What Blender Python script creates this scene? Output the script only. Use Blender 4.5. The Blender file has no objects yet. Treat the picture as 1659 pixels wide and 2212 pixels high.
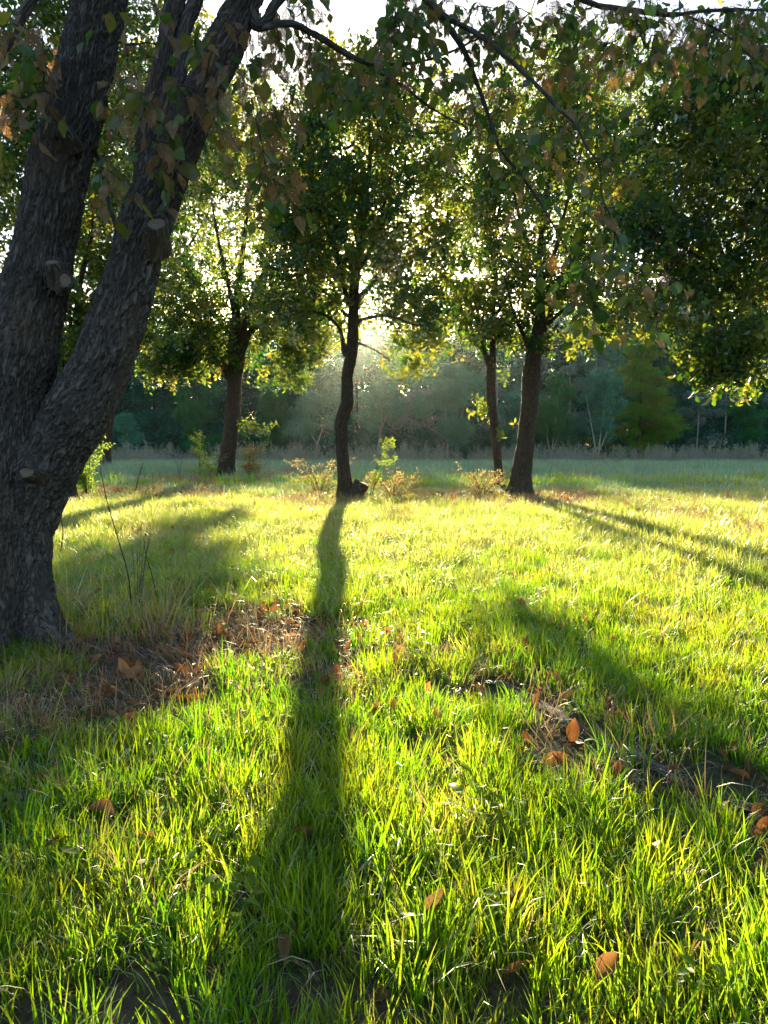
import bpy, math, random
import numpy as np
from mathutils import Vector, Matrix, Euler

R = random.Random(7)
RNG = np.random.default_rng(11)
S = bpy.context.scene
COL = S.collection

# ------------------------------------------------------------------ camera
F, CX, CY, HOR, CAMZ = 1500.0, 829.5, 1106.0, 960.0, 0.95
PITCH = math.atan((CY - HOR) / F)
cam_d = bpy.data.cameras.new('camera')
cam = bpy.data.objects.new('camera', cam_d); COL.objects.link(cam)
cam_d.sensor_fit = 'VERTICAL'; cam_d.sensor_height = 36; cam_d.sensor_width = 27
cam_d.lens = F / 2212 * 36
cam_d.clip_start = 0.05; cam_d.clip_end = 2000
cam.location = (0, 0, CAMZ); cam.rotation_euler = (math.radians(90) - PITCH, 0, 0)
S.camera = cam

def ray(px, py):
    x = (px - CX) / F; y = -(py - CY) / F
    return np.array([x, math.cos(PITCH) + y * math.sin(PITCH), -math.sin(PITCH) + y * math.cos(PITCH)])
def at(px, py, Y):
    d = ray(px, py); return np.array([0, 0, CAMZ]) + d * (Y / d[1])

# ------------------------------------------------------------------ light
SUNPX = (771, 607)
sd = ray(*SUNPX); sd /= np.linalg.norm(sd)
SUN_EL = math.asin(sd[2]); SUN_AZ = math.atan2(sd[0], sd[1])
w = bpy.data.worlds.new('World'); S.world = w; w.use_nodes = True
nt = w.node_tree; nt.nodes.clear()
sky = nt.nodes.new('ShaderNodeTexSky'); sky.sky_type = 'NISHITA'; sky.sun_disc = False
sky.sun_elevation = SUN_EL; sky.sun_rotation = SUN_AZ
sky.air_density = 1.0; sky.dust_density = 1.6; sky.ozone_density = 1.5; sky.altitude = 200
bg = nt.nodes.new('ShaderNodeBackground'); bg.inputs[1].default_value = 0.092
wo = nt.nodes.new('ShaderNodeOutputWorld')
nt.links.new(sky.outputs[0], bg.inputs[0]); nt.links.new(bg.outputs[0], wo.inputs[0])
sun_d = bpy.data.lights.new('sun', 'SUN'); sun_d.energy = 5.0; sun_d.angle = math.radians(0.5); sun_d.color = (1.0, 0.83, 0.52)
sun = bpy.data.objects.new('sun', sun_d); COL.objects.link(sun)
sun.rotation_euler = Vector(sd).to_track_quat('Z', 'Y').to_euler()
sun.location = (0, 0, 30)
S.view_settings.view_transform = 'Standard'; S.view_settings.look = 'None'
S.view_settings.gamma = 1; S.view_settings.exposure = 1.9; S.view_settings.use_curve_mapping = False
cy = S.cycles
cy.max_bounces = 7; cy.diffuse_bounces = 3; cy.glossy_bounces = 2; cy.transmission_bounces = 4
cy.volume_bounces = 1; cy.transparent_max_bounces = 12
cy.use_denoising = True; cy.sample_clamp_indirect = 6.0
cy.caustics_reflective = False; cy.caustics_refractive = False

# ------------------------------------------------------------------ numpy helpers
_perm = RNG.permutation(256); _perm = np.concatenate([_perm, _perm, _perm])
_g3 = RNG.normal(size=(256, 3)); _g3 /= np.linalg.norm(_g3, axis=1)[:, None]
def perlin(p):
    p = np.asarray(p, float); i = np.floor(p).astype(int); f = p - i; i &= 255
    u = f * f * f * (f * (f * 6 - 15) + 10); out = 0
    for dx in (0, 1):
        for dy in (0, 1):
            for dz in (0, 1):
                h = _perm[_perm[_perm[(i[:, 0] + dx) & 255] + ((i[:, 1] + dy) & 255)] + ((i[:, 2] + dz) & 255)]
                d = (_g3[h] * (f - np.array([dx, dy, dz]))).sum(1)
                wgt = (u[:, 0] if dx else 1 - u[:, 0]) * (u[:, 1] if dy else 1 - u[:, 1]) * (u[:, 2] if dz else 1 - u[:, 2])
                out = out + wgt * d
    return out
def fbm(p, o=4):
    p = np.asarray(p, float); a = 1.0; s = 0
    for k in range(o):
        s = s + a * perlin(p * 2 ** k + 17.3 * k); a *= 0.5
    return s
def sstep(a, b, x):
    t = np.clip((x - a) / (b - a), 0, 1); return t * t * (3 - 2 * t)
def gz(x, y):
    x = np.atleast_1d(np.asarray(x, float)); y = np.atleast_1d(np.asarray(y, float))
    q = np.stack([x, y, np.zeros_like(x)], 1)
    z = -0.5 * sstep(18, 42, y) + 0.05 * perlin(q * 0.45 + 3.7) + 0.018 * perlin(q * 1.7)
    fade = np.clip(np.hypot(x, y) / 3.0, 0.3, 1)
    return z * fade
def gz1(x, y): return float(gz(x, y)[0])
def G(px, py):
    d = ray(px, py); z = 0.0
    for _ in range(12):
        t = (z - CAMZ) / d[2]; p = np.array([0, 0, CAMZ]) + d * t; z = gz1(p[0], p[1])
    p[2] = z; return p
def catmull(P, n_per):
    P = np.asarray(P, float); Q = np.vstack([2 * P[0] - P[1], P, 2 * P[-1] - P[-2]]); out = []
    for i in range(1, len(Q) - 2):
        t = np.linspace(0, 1, n_per, endpoint=False)[:, None]
        a, b, c, d = Q[i - 1], Q[i], Q[i + 1], Q[i + 2]
        out.append(0.5 * ((2 * b) + (-a + c) * t + (2 * a - 5 * b + 4 * c - d) * t ** 2 + (-a + 3 * b - 3 * c + d) * t ** 3))
    out.append(P[-1:]); return np.vstack(out)
def frames(P):
    T = np.gradient(P, axis=0); T /= np.linalg.norm(T, axis=1)[:, None] + 1e-12
    N = np.zeros_like(T); a = np.array([1.0, 0, 0]) if abs(T[0][0]) < 0.8 else np.array([0, 1.0, 0])
    n = a - T[0] * a.dot(T[0]); N[0] = n / np.linalg.norm(n)
    for i in range(1, len(P)):
        n = N[i - 1] - T[i] * N[i - 1].dot(T[i]); N[i] = n / (np.linalg.norm(n) + 1e-12)
    return T, N, np.cross(T, N)

class Acc:
    def __init__(s): s.v = []; s.f3 = []; s.f4 = []; s.bk = []; s.uv = []; s.n = 0
    def add(s, v, f4=None, f3=None, bk=None, uv=None):
        v = np.asarray(v, float)
        s.v.append(v)
        if f4 is not None and len(f4): s.f4.append(np.asarray(f4, int) + s.n)
        if f3 is not None and len(f3): s.f3.append(np.asarray(f3, int) + s.n)
        s.bk.append(np.zeros((len(v), 3)) if bk is None else bk)
        s.uv.append(np.zeros((len(v), 3)) if uv is None else uv)
        s.n += len(v)
    def tube(s, P, rad, sides=6, off=None, disp=None, cap=True):
        P = np.asarray(P, float); rad = np.asarray(rad, float); T, N, B = frames(P)
        th = np.linspace(0, 2 * math.pi, sides, endpoint=False)
        L = np.concatenate([[0], np.cumsum(np.linalg.norm(np.diff(P, axis=0), axis=1))])
        rm = float(np.max(rad)); off = R.uniform(0, 50) if off is None else off
        c, si = np.cos(th), np.sin(th)
        dirs = N[:, None, :] * c[None, :, None] + B[:, None, :] * si[None, :, None]
        bk = np.stack(np.broadcast_arrays(c[None, :] * rm + off, si[None, :] * rm, L[:, None]), 2).reshape(-1, 3)
        rr = np.broadcast_to(rad[:, None], (len(P), sides)).copy()
        if disp is not None:
            rr += disp(bk, (P[:, None, :] + dirs * rr[:, :, None]).reshape(-1, 3), np.broadcast_to(th[None, :], rr.shape).reshape(-1), np.broadcast_to(L[:, None], rr.shape).reshape(-1)).reshape(rr.shape)
        V = (P[:, None, :] + dirs * rr[:, :, None]).reshape(-1, 3)
        i = np.arange(len(P) - 1)[:, None] * sides; j = np.arange(sides)[None, :]; j2 = (j + 1) % sides
        f = np.stack([i + j, i + j2, i + sides + j2, i + sides + j], 2).reshape(-1, 4)
        f3 = None
        if cap:
            V = np.vstack([V, P[-1] + T[-1] * rad[-1] * 0.3]); bk = np.vstack([bk, bk[-1]])
            k = (len(P) - 1) * sides; jj = np.arange(sides)
            f3 = np.stack([k + jj, k + (jj + 1) % sides, np.full(sides, len(V) - 1)], 1)
        s.add(V, f, f3, bk)
    def mesh(s, name, mat, smooth=True, uv=False):
        V = np.vstack(s.v); f4 = np.vstack(s.f4) if s.f4 else np.zeros((0, 4), int); f3 = np.vstack(s.f3) if s.f3 else np.zeros((0, 3), int)
        me = bpy.data.meshes.new(name)
        me.vertices.add(len(V)); me.vertices.foreach_set('co', V.astype(np.float32).ravel())
        nl = f4.size + f3.size; me.loops.add(nl)
        loops = np.concatenate([f4.ravel(), f3.ravel()]).astype(np.int32); me.loops.foreach_set('vertex_index', loops)
        me.polygons.add(len(f4) + len(f3))
        me.polygons.foreach_set('loop_start', np.concatenate([np.arange(len(f4)) * 4, f4.size + np.arange(len(f3)) * 3]).astype(np.int32))
        me.update(calc_edges=True); me.validate()
        if smooth: me.polygons.foreach_set('use_smooth', np.ones(len(me.polygons), bool))
        a = me.attributes.new('bk', 'FLOAT_VECTOR', 'POINT'); a.data.foreach_set('vector', np.vstack(s.bk).astype(np.float32).ravel())
        if uv:
            a = me.attributes.new('luv', 'FLOAT_VECTOR', 'POINT'); a.data.foreach_set('vector', np.vstack(s.uv).astype(np.float32).ravel())
        if mat: me.materials.append(mat)
        return me

def link(name, me, parent=None, loc=None):
    o = bpy.data.objects.new(name, me); COL.objects.link(o)
    if parent is not None: o.parent = parent
    if loc is not None: o.location = loc
    return o
def tag(o, label=None, cat=None, group=None, kind=None):
    if label: o['label'] = label
    if cat: o['category'] = cat
    if group: o['group'] = group
    if kind: o['kind'] = kind
    return o
def thing(name, loc, label, cat, group=None):
    o = bpy.data.objects.new(name, None); COL.objects.link(o); o.location = tuple(float(c) for c in loc)
    o.empty_display_size = 0.2
    return tag(o, label, cat, group)

# ------------------------------------------------------------------ materials
def newmat(name):
    m = bpy.data.materials.new(name); m.use_nodes = True; n = m.node_tree.nodes; n.clear()
    return m, n, m.node_tree.links
def ramp(n, stops):
    r = n.new('ShaderNodeValToRGB'); e = r.color_ramp.elements
    while len(e) < len(stops): e.new(0.5)
    for k, (p, c) in enumerate(stops): e[k].position = p; e[k].color = (*c, 1)
    return r
def leaf_mat(name, refl, trans, gloss=0.06, tw=0.5, rough=0.45, tip=None):
    """refl / trans: lists of colours picked by the random value of each instance"""
    m, n, l = newmat(name)
    oi = n.new('ShaderNodeObjectInfo')
    geo = n.new('ShaderNodeNewGeometry')
    nz = n.new('ShaderNodeTexNoise'); nz.inputs['Scale'].default_value = 0.9; nz.inputs['Detail'].default_value = 2
    l.new(geo.outputs['Position'], nz.inputs['Vector'])
    mix = n.new('ShaderNodeMath'); mix.operation = 'MULTIPLY_ADD'; mix.inputs[1].default_value = 0.55
    l.new(oi.outputs['Random'], mix.inputs[0])
    ms = n.new('ShaderNodeMath'); ms.operation = 'MULTIPLY_ADD'; ms.inputs[1].default_value = 1.1; ms.inputs[2].default_value = -0.28
    l.new(nz.outputs[0], ms.inputs[0]); l.new(ms.outputs[0], mix.inputs[2])
    k = len(refl) - 1
    r1 = ramp(n, [(i / k, c) for i, c in enumerate(refl)]); r2 = ramp(n, [(i / k, c) for i, c in enumerate(trans)])
    l.new(mix.outputs[0], r1.inputs[0]); l.new(mix.outputs[0], r2.inputs[0])
    c1, c2 = r1.outputs[0], r2.outputs[0]
    if tip:
        at_ = n.new('ShaderNodeAttribute'); at_.attribute_name = 'luv'
        sep = n.new('ShaderNodeSeparateXYZ'); l.new(at_.outputs['Vector'], sep.inputs[0])
        outs = []
        for c, tc in ((c1, tip[0]), (c2, tip[1])):
            mc = n.new('ShaderNodeMix'); mc.data_type = 'RGBA'; mc.inputs['B'].default_value = (*tc, 1)
            l.new(sep.outputs[2], mc.inputs['Factor']); l.new(c, mc.inputs['A']); outs.append(mc.outputs['Result'])
        c1, c2 = outs
    d = n.new('ShaderNodeBsdfDiffuse'); t = n.new('ShaderNodeBsdfTranslucent'); g = n.new('ShaderNodeBsdfGlossy')
    g.inputs['Roughness'].default_value = rough; g.inputs['Color'].default_value = (0.9, 0.95, 0.9, 1)
    l.new(c1, d.inputs[0]); l.new(c2, t.inputs[0])
    mx = n.new('ShaderNodeMixShader'); mx.inputs[0].default_value = tw; l.new(d.outputs[0], mx.inputs[1]); l.new(t.outputs[0], mx.inputs[2])
    fr = n.new('ShaderNodeFresnel'); fr.inputs[0].default_value = 1.4
    fm = n.new('ShaderNodeMath'); fm.operation = 'MULTIPLY'; fm.inputs[1].default_value = gloss * 6; l.new(fr.outputs[0], fm.inputs[0])
    m2 = n.new('ShaderNodeMixShader'); l.new(fm.outputs[0], m2.inputs[0]); l.new(mx.outputs[0], m2.inputs[1]); l.new(g.outputs[0], m2.inputs[2])
    o = n.new('ShaderNodeOutputMaterial'); l.new(m2.outputs[0], o.inputs[0])
    return m
def bark_mat(name, cols, scale=1.0, bump=0.6, lichen=None):
    m, n, l = newmat(name)
    a = n.new('ShaderNodeAttribute'); a.attribute_name = 'bk'
    mp = n.new('ShaderNodeMapping'); mp.inputs['Scale'].default_value = (36 * scale, 36 * scale, 9 * scale); l.new(a.outputs['Vector'], mp.inputs[0])
    n1 = n.new('ShaderNodeTexNoise'); n1.inputs['Scale'].default_value = 1.0; n1.inputs['Detail'].default_value = 7; n1.inputs['Roughness'].default_value = 0.68
    l.new(mp.outputs[0], n1.inputs['Vector'])
    mp2 = n.new('ShaderNodeMapping'); mp2.inputs['Scale'].default_value = (50 * scale, 50 * scale, 12 * scale); l.new(a.outputs['Vector'], mp2.inputs[0])
    n3 = n.new('ShaderNodeTexNoise'); n3.inputs['Scale'].default_value = 1.0; n3.inputs['Detail'].default_value = 3; n3.inputs['Roughness'].default_value = 0.6; n3.inputs['Distortion'].default_value = 0.6
    l.new(mp2.outputs[0], n3.inputs['Vector'])
    ns_ = n.new('ShaderNodeMath'); ns_.operation = 'SUBTRACT'; ns_.inputs[1].default_value = 0.5; l.new(n3.outputs[0], ns_.inputs[0])
    na_ = n.new('ShaderNodeMath'); na_.operation = 'ABSOLUTE'; l.new(ns_.outputs[0], na_.inputs[0])
    vr = n.new('ShaderNodeMapRange'); vr.inputs[1].default_value = 0.0; vr.inputs[2].default_value = 0.13; vr.inputs[3].default_value = 0.12; l.new(na_.outputs[0], vr.inputs[0])
    hm = n.new('ShaderNodeMath'); hm.operation = 'MULTIPLY'; l.new(vr.outputs[0], hm.inputs[0]); l.new(n1.outputs[0], hm.inputs[1])
    r = ramp(n, cols); l.new(hm.outputs[0], r.inputs[0]); col = r.outputs[0]
    n2 = n.new('ShaderNodeTexNoise'); n2.inputs['Scale'].default_value = 3.0; n2.inputs['Detail'].default_value = 5
    l.new(a.outputs['Vector'], n2.inputs['Vector'])
    if lichen:
        rr = ramp(n, [(0.5, (0, 0, 0)), (0.7, (1, 1, 1))]); l.new(n2.outputs[0], rr.inputs[0])
        mm = n.new('ShaderNodeMath'); mm.operation = 'MULTIPLY'; mm.inputs[1].default_value = 0.6; l.new(rr.outputs[0], mm.inputs[0])
        mc = n.new('ShaderNodeMix'); mc.data_type = 'RGBA'; mc.inputs['B'].default_value = (*lichen, 1); l.new(mm.outputs[0], mc.inputs['Factor']); l.new(col, mc.inputs['A']); col = mc.outputs['Result']
    p = n.new('ShaderNodeBsdfPrincipled'); p.inputs['Roughness'].default_value = 0.82; p.inputs['Specular IOR Level'].default_value = 0.35
    l.new(col, p.inputs['Base Color'])
    b = n.new('ShaderNodeBump'); b.inputs['Strength'].default_value = bump; b.inputs['Distance'].default_value = 0.02; l.new(hm.outputs[0], b.inputs['Height']); l.new(b.outputs[0], p.inputs['Normal'])
    o = n.new('ShaderNodeOutputMaterial'); l.new(p.outputs[0], o.inputs[0])
    return m

M = {}
M['bark_big'] = bark_mat('bark_grey_furrowed', [(0.06, (0.04, 0.034, 0.031)), (0.25, (0.07, 0.061, 0.055)), (0.45, (0.115, 0.104, 0.096)), (0.62, (0.16, 0.15, 0.14))], 0.8, 1.0, lichen=(0.13, 0.095, 0.065))
M['bark_mid'] = bark_mat('bark_brown', [(0.1, (0.03, 0.02, 0.012)), (0.35, (0.10, 0.068, 0.043)), (0.7, (0.2, 0.15, 0.1))], 1.3, 0.9)
M['twig'] = bark_mat('twig_brown', [(0.1, (0.04, 0.028, 0.02)), (0.6, (0.11, 0.08, 0.055))], 2.0, 0.3)
M['gum_bark'] = bark_mat('pale_gum_bark', [(0.05, (0.3, 0.27, 0.22)), (0.6, (0.5, 0.47, 0.4))], 0.3, 0.2)
M['dead_wood'] = bark_mat('weathered_wood', [(0.1, (0.1, 0.08, 0.06)), (0.6, (0.34, 0.29, 0.23))], 1.5, 0.9)
M['leaf_mid'] = leaf_mat('orchard_leaf', [(0.01, 0.045, 0.024), (0.016, 0.06, 0.024), (0.04, 0.08, 0.02), (0.09, 0.1, 0.02)],
                         [(0.04, 0.16, 0.015), (0.1, 0.26, 0.015), (0.42, 0.48, 0.03), (0.78, 0.62, 0.07)], 0.06, 0.5)
M['leaf_shrub'] = leaf_mat('shrub_leaf', [(0.07, 0.1, 0.03), (0.11, 0.1, 0.05), (0.13, 0.09, 0.05)],
                           [(0.4, 0.5, 0.08), (0.6, 0.48, 0.15), (0.65, 0.4, 0.18)], 0.04, 0.5)
M['leaf_sapling'] = leaf_mat('sapling_leaf', [(0.06, 0.13, 0.02), (0.08, 0.15, 0.02)], [(0.4, 0.6, 0.05), (0.55, 0.7, 0.06)], 0.04, 0.5)
M['grass'] = leaf_mat('grass_blade', [(0.01, 0.085, 0.02), (0.018, 0.105, 0.014), (0.055, 0.125, 0.01), (0.1, 0.11, 0.03)],
                      [(0.13, 0.5, 0.006), (0.27, 0.62, 0.006), (0.48, 0.72, 0.008), (0.7, 0.62, 0.05)], 0.03, 0.6, 0.45, tip=((0.12, 0.12, 0.02), (0.7, 0.62, 0.05)))
M['grass_fine_glow'] = leaf_mat('fine_grass_blade_glow', [(0.035, 0.1, 0.018), (0.06, 0.125, 0.02), (0.12, 0.14, 0.03), (0.18, 0.15, 0.06)], [(0.3, 0.55, 0.015), (0.48, 0.7, 0.03), (0.68, 0.78, 0.09), (0.75, 0.66, 0.16)], 0.05, 0.58, 0.45, tip=((0.18, 0.17, 0.05), (0.78, 0.7, 0.2)))  # fine grass, paler than the near blades: sun glow put into its colours
M['grass_dry'] = leaf_mat('dry_grass_blade', [(0.2, 0.125, 0.07), (0.27, 0.16, 0.085), (0.3, 0.2, 0.12)], [(0.5, 0.36, 0.14), (0.6, 0.38, 0.16), (0.62, 0.46, 0.26)], 0.04, 0.45, tip=((0.2, 0.15, 0.1), (0.5, 0.4, 0.2)))
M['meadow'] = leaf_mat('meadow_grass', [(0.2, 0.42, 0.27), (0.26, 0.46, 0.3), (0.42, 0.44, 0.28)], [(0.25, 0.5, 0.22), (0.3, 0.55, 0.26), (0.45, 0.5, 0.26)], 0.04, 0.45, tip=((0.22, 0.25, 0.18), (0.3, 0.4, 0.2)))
M['seed'] = leaf_mat('seed_head', [(0.34, 0.36, 0.26), (0.45, 0.42, 0.34)], [(0.5, 0.5, 0.3), (0.55, 0.5, 0.35)], 0.02, 0.45)
M['far_gum'] = leaf_mat('grey_gum_leaf', [(0.045, 0.23, 0.16), (0.07, 0.29, 0.21), (0.11, 0.35, 0.26)], [(0.12, 0.3, 0.1), (0.15, 0.35, 0.1), (0.2, 0.36, 0.12)], 0.012, 0.35)
M['far_feather'] = leaf_mat('feathery_leaf', [(0.02, 0.17, 0.07), (0.03, 0.22, 0.085), (0.05, 0.26, 0.1)], [(0.08, 0.25, 0.04), (0.1, 0.28, 0.04), (0.14, 0.3, 0.05)], 0.012, 0.35)
M['far_silver'] = leaf_mat('silver_poplar_leaf', [(0.1, 0.2, 0.17), (0.17, 0.28, 0.24), (0.26, 0.36, 0.32)], [(0.15, 0.3, 0.15), (0.2, 0.35, 0.18), (0.22, 0.36, 0.2)], 0.012, 0.3)
M['far_cypress'] = leaf_mat('swamp_cypress_leaf', [(0.06, 0.28, 0.03), (0.1, 0.36, 0.03), (0.18, 0.34, 0.04), (0.34, 0.18, 0.06)], [(0.15, 0.4, 0.03), (0.2, 0.42, 0.04), (0.4, 0.3, 0.06), (0.5, 0.2, 0.06)], 0.012, 0.4)
M['far_dark'] = leaf_mat('dark_wood_leaf', [(0.015, 0.11, 0.085), (0.022, 0.15, 0.115), (0.035, 0.19, 0.14)], [(0.08, 0.22, 0.06), (0.1, 0.25, 0.07), (0.12, 0.25, 0.08)], 0.012, 0.35)
M['litter'] = leaf_mat('fallen_leaf_brown', [(0.07, 0.035, 0.02), (0.16, 0.07, 0.03), (0.3, 0.17, 0.09)], [(0.4, 0.14, 0.04), (0.55, 0.22, 0.06), (0.6, 0.32, 0.12)], 0.05, 0.4)

def ground_mat():
    m, n, l = newmat('ground_soil')
    g = n.new('ShaderNodeNewGeometry')
    a = n.new('ShaderNodeTexNoise'); a.inputs['Scale'].default_value = 0.5; a.inputs['Detail'].default_value = 6; l.new(g.outputs['Position'], a.inputs['Vector'])
    b = n.new('ShaderNodeTexNoise'); b.inputs['Scale'].default_value = 35; b.inputs['Detail'].default_value = 6; b.inputs['Roughness'].default_value = 0.7; l.new(g.outputs['Position'], b.inputs['Vector'])
    r1 = ramp(n, [(0.3, (0.045, 0.03, 0.02)), (0.55, (0.12, 0.085, 0.055)), (0.75, (0.2, 0.15, 0.1))]); l.new(b.outputs[0], r1.inputs[0])
    r2 = ramp(n, [(0.3, (0.035, 0.045, 0.012)), (0.7, (0.09, 0.1, 0.04))]); l.new(b.outputs[0], r2.inputs[0])
    r3 = ramp(n, [(0.42, (0, 0, 0)), (0.58, (1, 1, 1))]); l.new(a.outputs[0], r3.inputs[0])
    mx = n.new('ShaderNodeMix'); mx.data_type = 'RGBA'; l.new(r3.outputs[0], mx.inputs['Factor']); l.new(r1.outputs[0], mx.inputs['A']); l.new(r2.outputs[0], mx.inputs['B'])
    p = n.new('ShaderNodeBsdfPrincipled'); p.inputs['Roughness'].default_value = 0.95; p.inputs['Specular IOR Level'].default_value = 0.2
    l.new(mx.outputs['Result'], p.inputs['Base Color'])
    bp = n.new('ShaderNodeBump'); bp.inputs['Strength'].default_value = 0.8; bp.inputs['Distance'].default_value = 0.02; l.new(b.outputs[0], bp.inputs['Height']); l.new(bp.outputs[0], p.inputs['Normal'])
    o = n.new('ShaderNodeOutputMaterial'); l.new(p.outputs[0], o.inputs[0]); return m
M['ground'] = ground_mat()

def lace_mat(name, refl, trans, holes):
    """broad leaf: midrib, side veins; where the beetles ate it the tissue between the veins is gone"""
    m, n, l = newmat(name)
    def mth(op, a, b=None, c=None):
        x = n.new('ShaderNodeMath'); x.operation = op
        for k, q in enumerate((a, b, c)):
            if q is None: continue
            if isinstance(q, (int, float)): x.inputs[k].default_value = q
            else: l.new(q, x.inputs[k])
        return x.outputs[0]
    at_ = n.new('ShaderNodeAttribute'); at_.attribute_name = 'luv'
    oi = n.new('ShaderNodeObjectInfo')
    sep = n.new('ShaderNodeSeparateXYZ'); l.new(at_.outputs['Vector'], sep.inputs[0])
    u, v = sep.outputs[0], sep.outputs[1]
    au = mth('ABSOLUTE', u)
    # side veins: v - 0.55*|u| in stripes
    s = mth('FRACT', mth('MULTIPLY', mth('SUBTRACT', v, mth('MULTIPLY', au, 0.9)), 9.0))
    sv = mth('LESS_THAN', mth('ABSOLUTE', mth('SUBTRACT', s, 0.5)), 0.085)
    mid = mth('LESS_THAN', au, 0.02)
    off = n.new('ShaderNodeVectorMath'); off.operation = 'ADD'; l.new(at_.outputs['Vector'], off.inputs[0])
    cmb = n.new('ShaderNodeCombineXYZ'); l.new(mth('MULTIPLY', oi.outputs['Random'], 37.0), cmb.inputs[0]); l.new(mth('MULTIPLY', oi.outputs['Random'], 91.0), cmb.inputs[1]); l.new(cmb.outputs[0], off.inputs[1])
    vo = n.new('ShaderNodeTexVoronoi'); vo.feature = 'DISTANCE_TO_EDGE'; vo.inputs['Scale'].default_value = 19; l.new(off.outputs[0], vo.inputs['Vector'])
    net = mth('LESS_THAN', vo.outputs[0], 0.11)
    ns = n.new('ShaderNodeTexNoise'); ns.inputs['Scale'].default_value = 3.2; ns.inputs['Detail'].default_value = 4; l.new(off.outputs[0], ns.inputs['Vector'])
    whole = mth('GREATER_THAN', mth('ADD', ns.outputs[0], mth('MULTIPLY', oi.outputs['Random'], 0.22)), holes)
    al = mth('MAXIMUM', mth('MAXIMUM', sv, mid), mth('MAXIMUM', net, whole))
    vein = mth('MAXIMUM', sv, mid)
    k = len(refl) - 1
    fac = mth('ADD', mth('MULTIPLY', oi.outputs['Random'], 0.7), mth('MULTIPLY', ns.outputs[0], 0.35))
    r1 = ramp(n, [(i / k, c) for i, c in enumerate(refl)]); r2 = ramp(n, [(i / k, c) for i, c in enumerate(trans)])
    l.new(fac, r1.inputs[0]); l.new(fac, r2.inputs[0])
    mc = n.new('ShaderNodeMix'); mc.data_type = 'RGBA'; mc.inputs['B'].default_value = (0.16, 0.11, 0.06, 1); l.new(mth('MULTIPLY', vein, 0.5), mc.inputs['Factor']); l.new(r1.outputs[0], mc.inputs['A'])
    d = n.new('ShaderNodeBsdfDiffuse'); t = n.new('ShaderNodeBsdfTranslucent'); g = n.new('ShaderNodeBsdfGlossy'); g.inputs['Roughness'].default_value = 0.4
    l.new(mc.outputs['Result'], d.inputs[0]); l.new(r2.outputs[0], t.inputs[0])
    mx = n.new('ShaderNodeMixShader'); mx.inputs[0].default_value = 0.45; l.new(d.outputs[0], mx.inputs[1]); l.new(t.outputs[0], mx.inputs[2])
    m2 = n.new('ShaderNodeMixShader'); m2.inputs[0].default_value = 0.05; l.new(mx.outputs[0], m2.inputs[1]); l.new(g.outputs[0], m2.inputs[2])
    tr = n.new('ShaderNodeBsdfTransparent'); m3 = n.new('ShaderNodeMixShader'); l.new(al, m3.inputs[0]); l.new(tr.outputs[0], m3.inputs[1]); l.new(m2.outputs[0], m3.inputs[2])
    o = n.new('ShaderNodeOutputMaterial'); l.new(m3.outputs[0], o.inputs[0]); return m
M['lace'] = lace_mat('eaten_brown_leaf', [(0.1, 0.065, 0.03), (0.16, 0.1, 0.05), (0.24, 0.18, 0.1)], [(0.4, 0.2, 0.05), (0.55, 0.28, 0.08), (0.5, 0.38, 0.18)], 0.76)
M['lace_green'] = lace_mat('eaten_green_leaf', [(0.02, 0.06, 0.02), (0.035, 0.08, 0.02), (0.08, 0.085, 0.03)], [(0.06, 0.2, 0.01), (0.14, 0.3, 0.02), (0.5, 0.4, 0.04)], 0.46)

# ------------------------------------------------------------------ instance sources and scatter
def src_collection(name, meshes):
    c = bpy.data.collections.new(name)
    for k, me in enumerate(meshes): c.objects.link(bpy.data.objects.new('%s_%02d' % (name, k), me))
    g = bpy.data.node_groups.new('scatter_' + name, 'GeometryNodeTree')
    g.interface.new_socket('Geometry', in_out='INPUT', socket_type='NodeSocketGeometry')
    g.interface.new_socket('Geometry', in_out='OUTPUT', socket_type='NodeSocketGeometry')
    n, l = g.nodes, g.links
    gi, go = n.new('NodeGroupInput'), n.new('NodeGroupOutput')
    ci = n.new('GeometryNodeCollectionInfo'); ci.inputs[0].default_value = c; ci.inputs[1].default_value = True; ci.inputs[2].default_value = True
    ip = n.new('GeometryNodeInstanceOnPoints'); ip.inputs['Pick Instance'].default_value = True
    def attr(nm, ty):
        a = n.new('GeometryNodeInputNamedAttribute'); a.data_type = ty; a.inputs[0].default_value = nm; return a.outputs[0]
    er = n.new('FunctionNodeEulerToRotation'); l.new(attr('rot', 'FLOAT_VECTOR'), er.inputs[0])
    l.new(gi.outputs[0], ip.inputs['Points']); l.new(ci.outputs[0], ip.inputs['Instance']); l.new(attr('idx', 'INT'), ip.inputs['Instance Index'])
    l.new(er.outputs[0], ip.inputs['Rotation']); l.new(attr('scl', 'FLOAT_VECTOR'), ip.inputs['Scale']); l.new(ip.outputs[0], go.inputs[0])
    return (g, len(meshes))
def scatter(name, src, pts, rot, scl, idx=None, parent=None):
    g, k = src; N = len(pts)
    me = bpy.data.meshes.new(name); me.vertices.add(N); me.vertices.foreach_set('co', np.asarray(pts, np.float32).ravel())
    a = me.attributes.new('rot', 'FLOAT_VECTOR', 'POINT'); a.data.foreach_set('vector', np.asarray(rot, np.float32).ravel())
    scl = np.asarray(scl, np.float32)
    if scl.ndim == 1: scl = np.repeat(scl[:, None], 3, 1)
    a = me.attributes.new('scl', 'FLOAT_VECTOR', 'POINT'); a.data.foreach_set('vector', scl.ravel())
    a = me.attributes.new('idx', 'INT', 'POINT'); a.data.foreach_set('value', (RNG.integers(0, k, N) if idx is None else np.asarray(idx)).astype(np.int32))
    o = link(name, me, parent); md = o.modifiers.new('scatter', 'NODES'); md.node_group = g
    return tag(o, kind='stuff')
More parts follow.
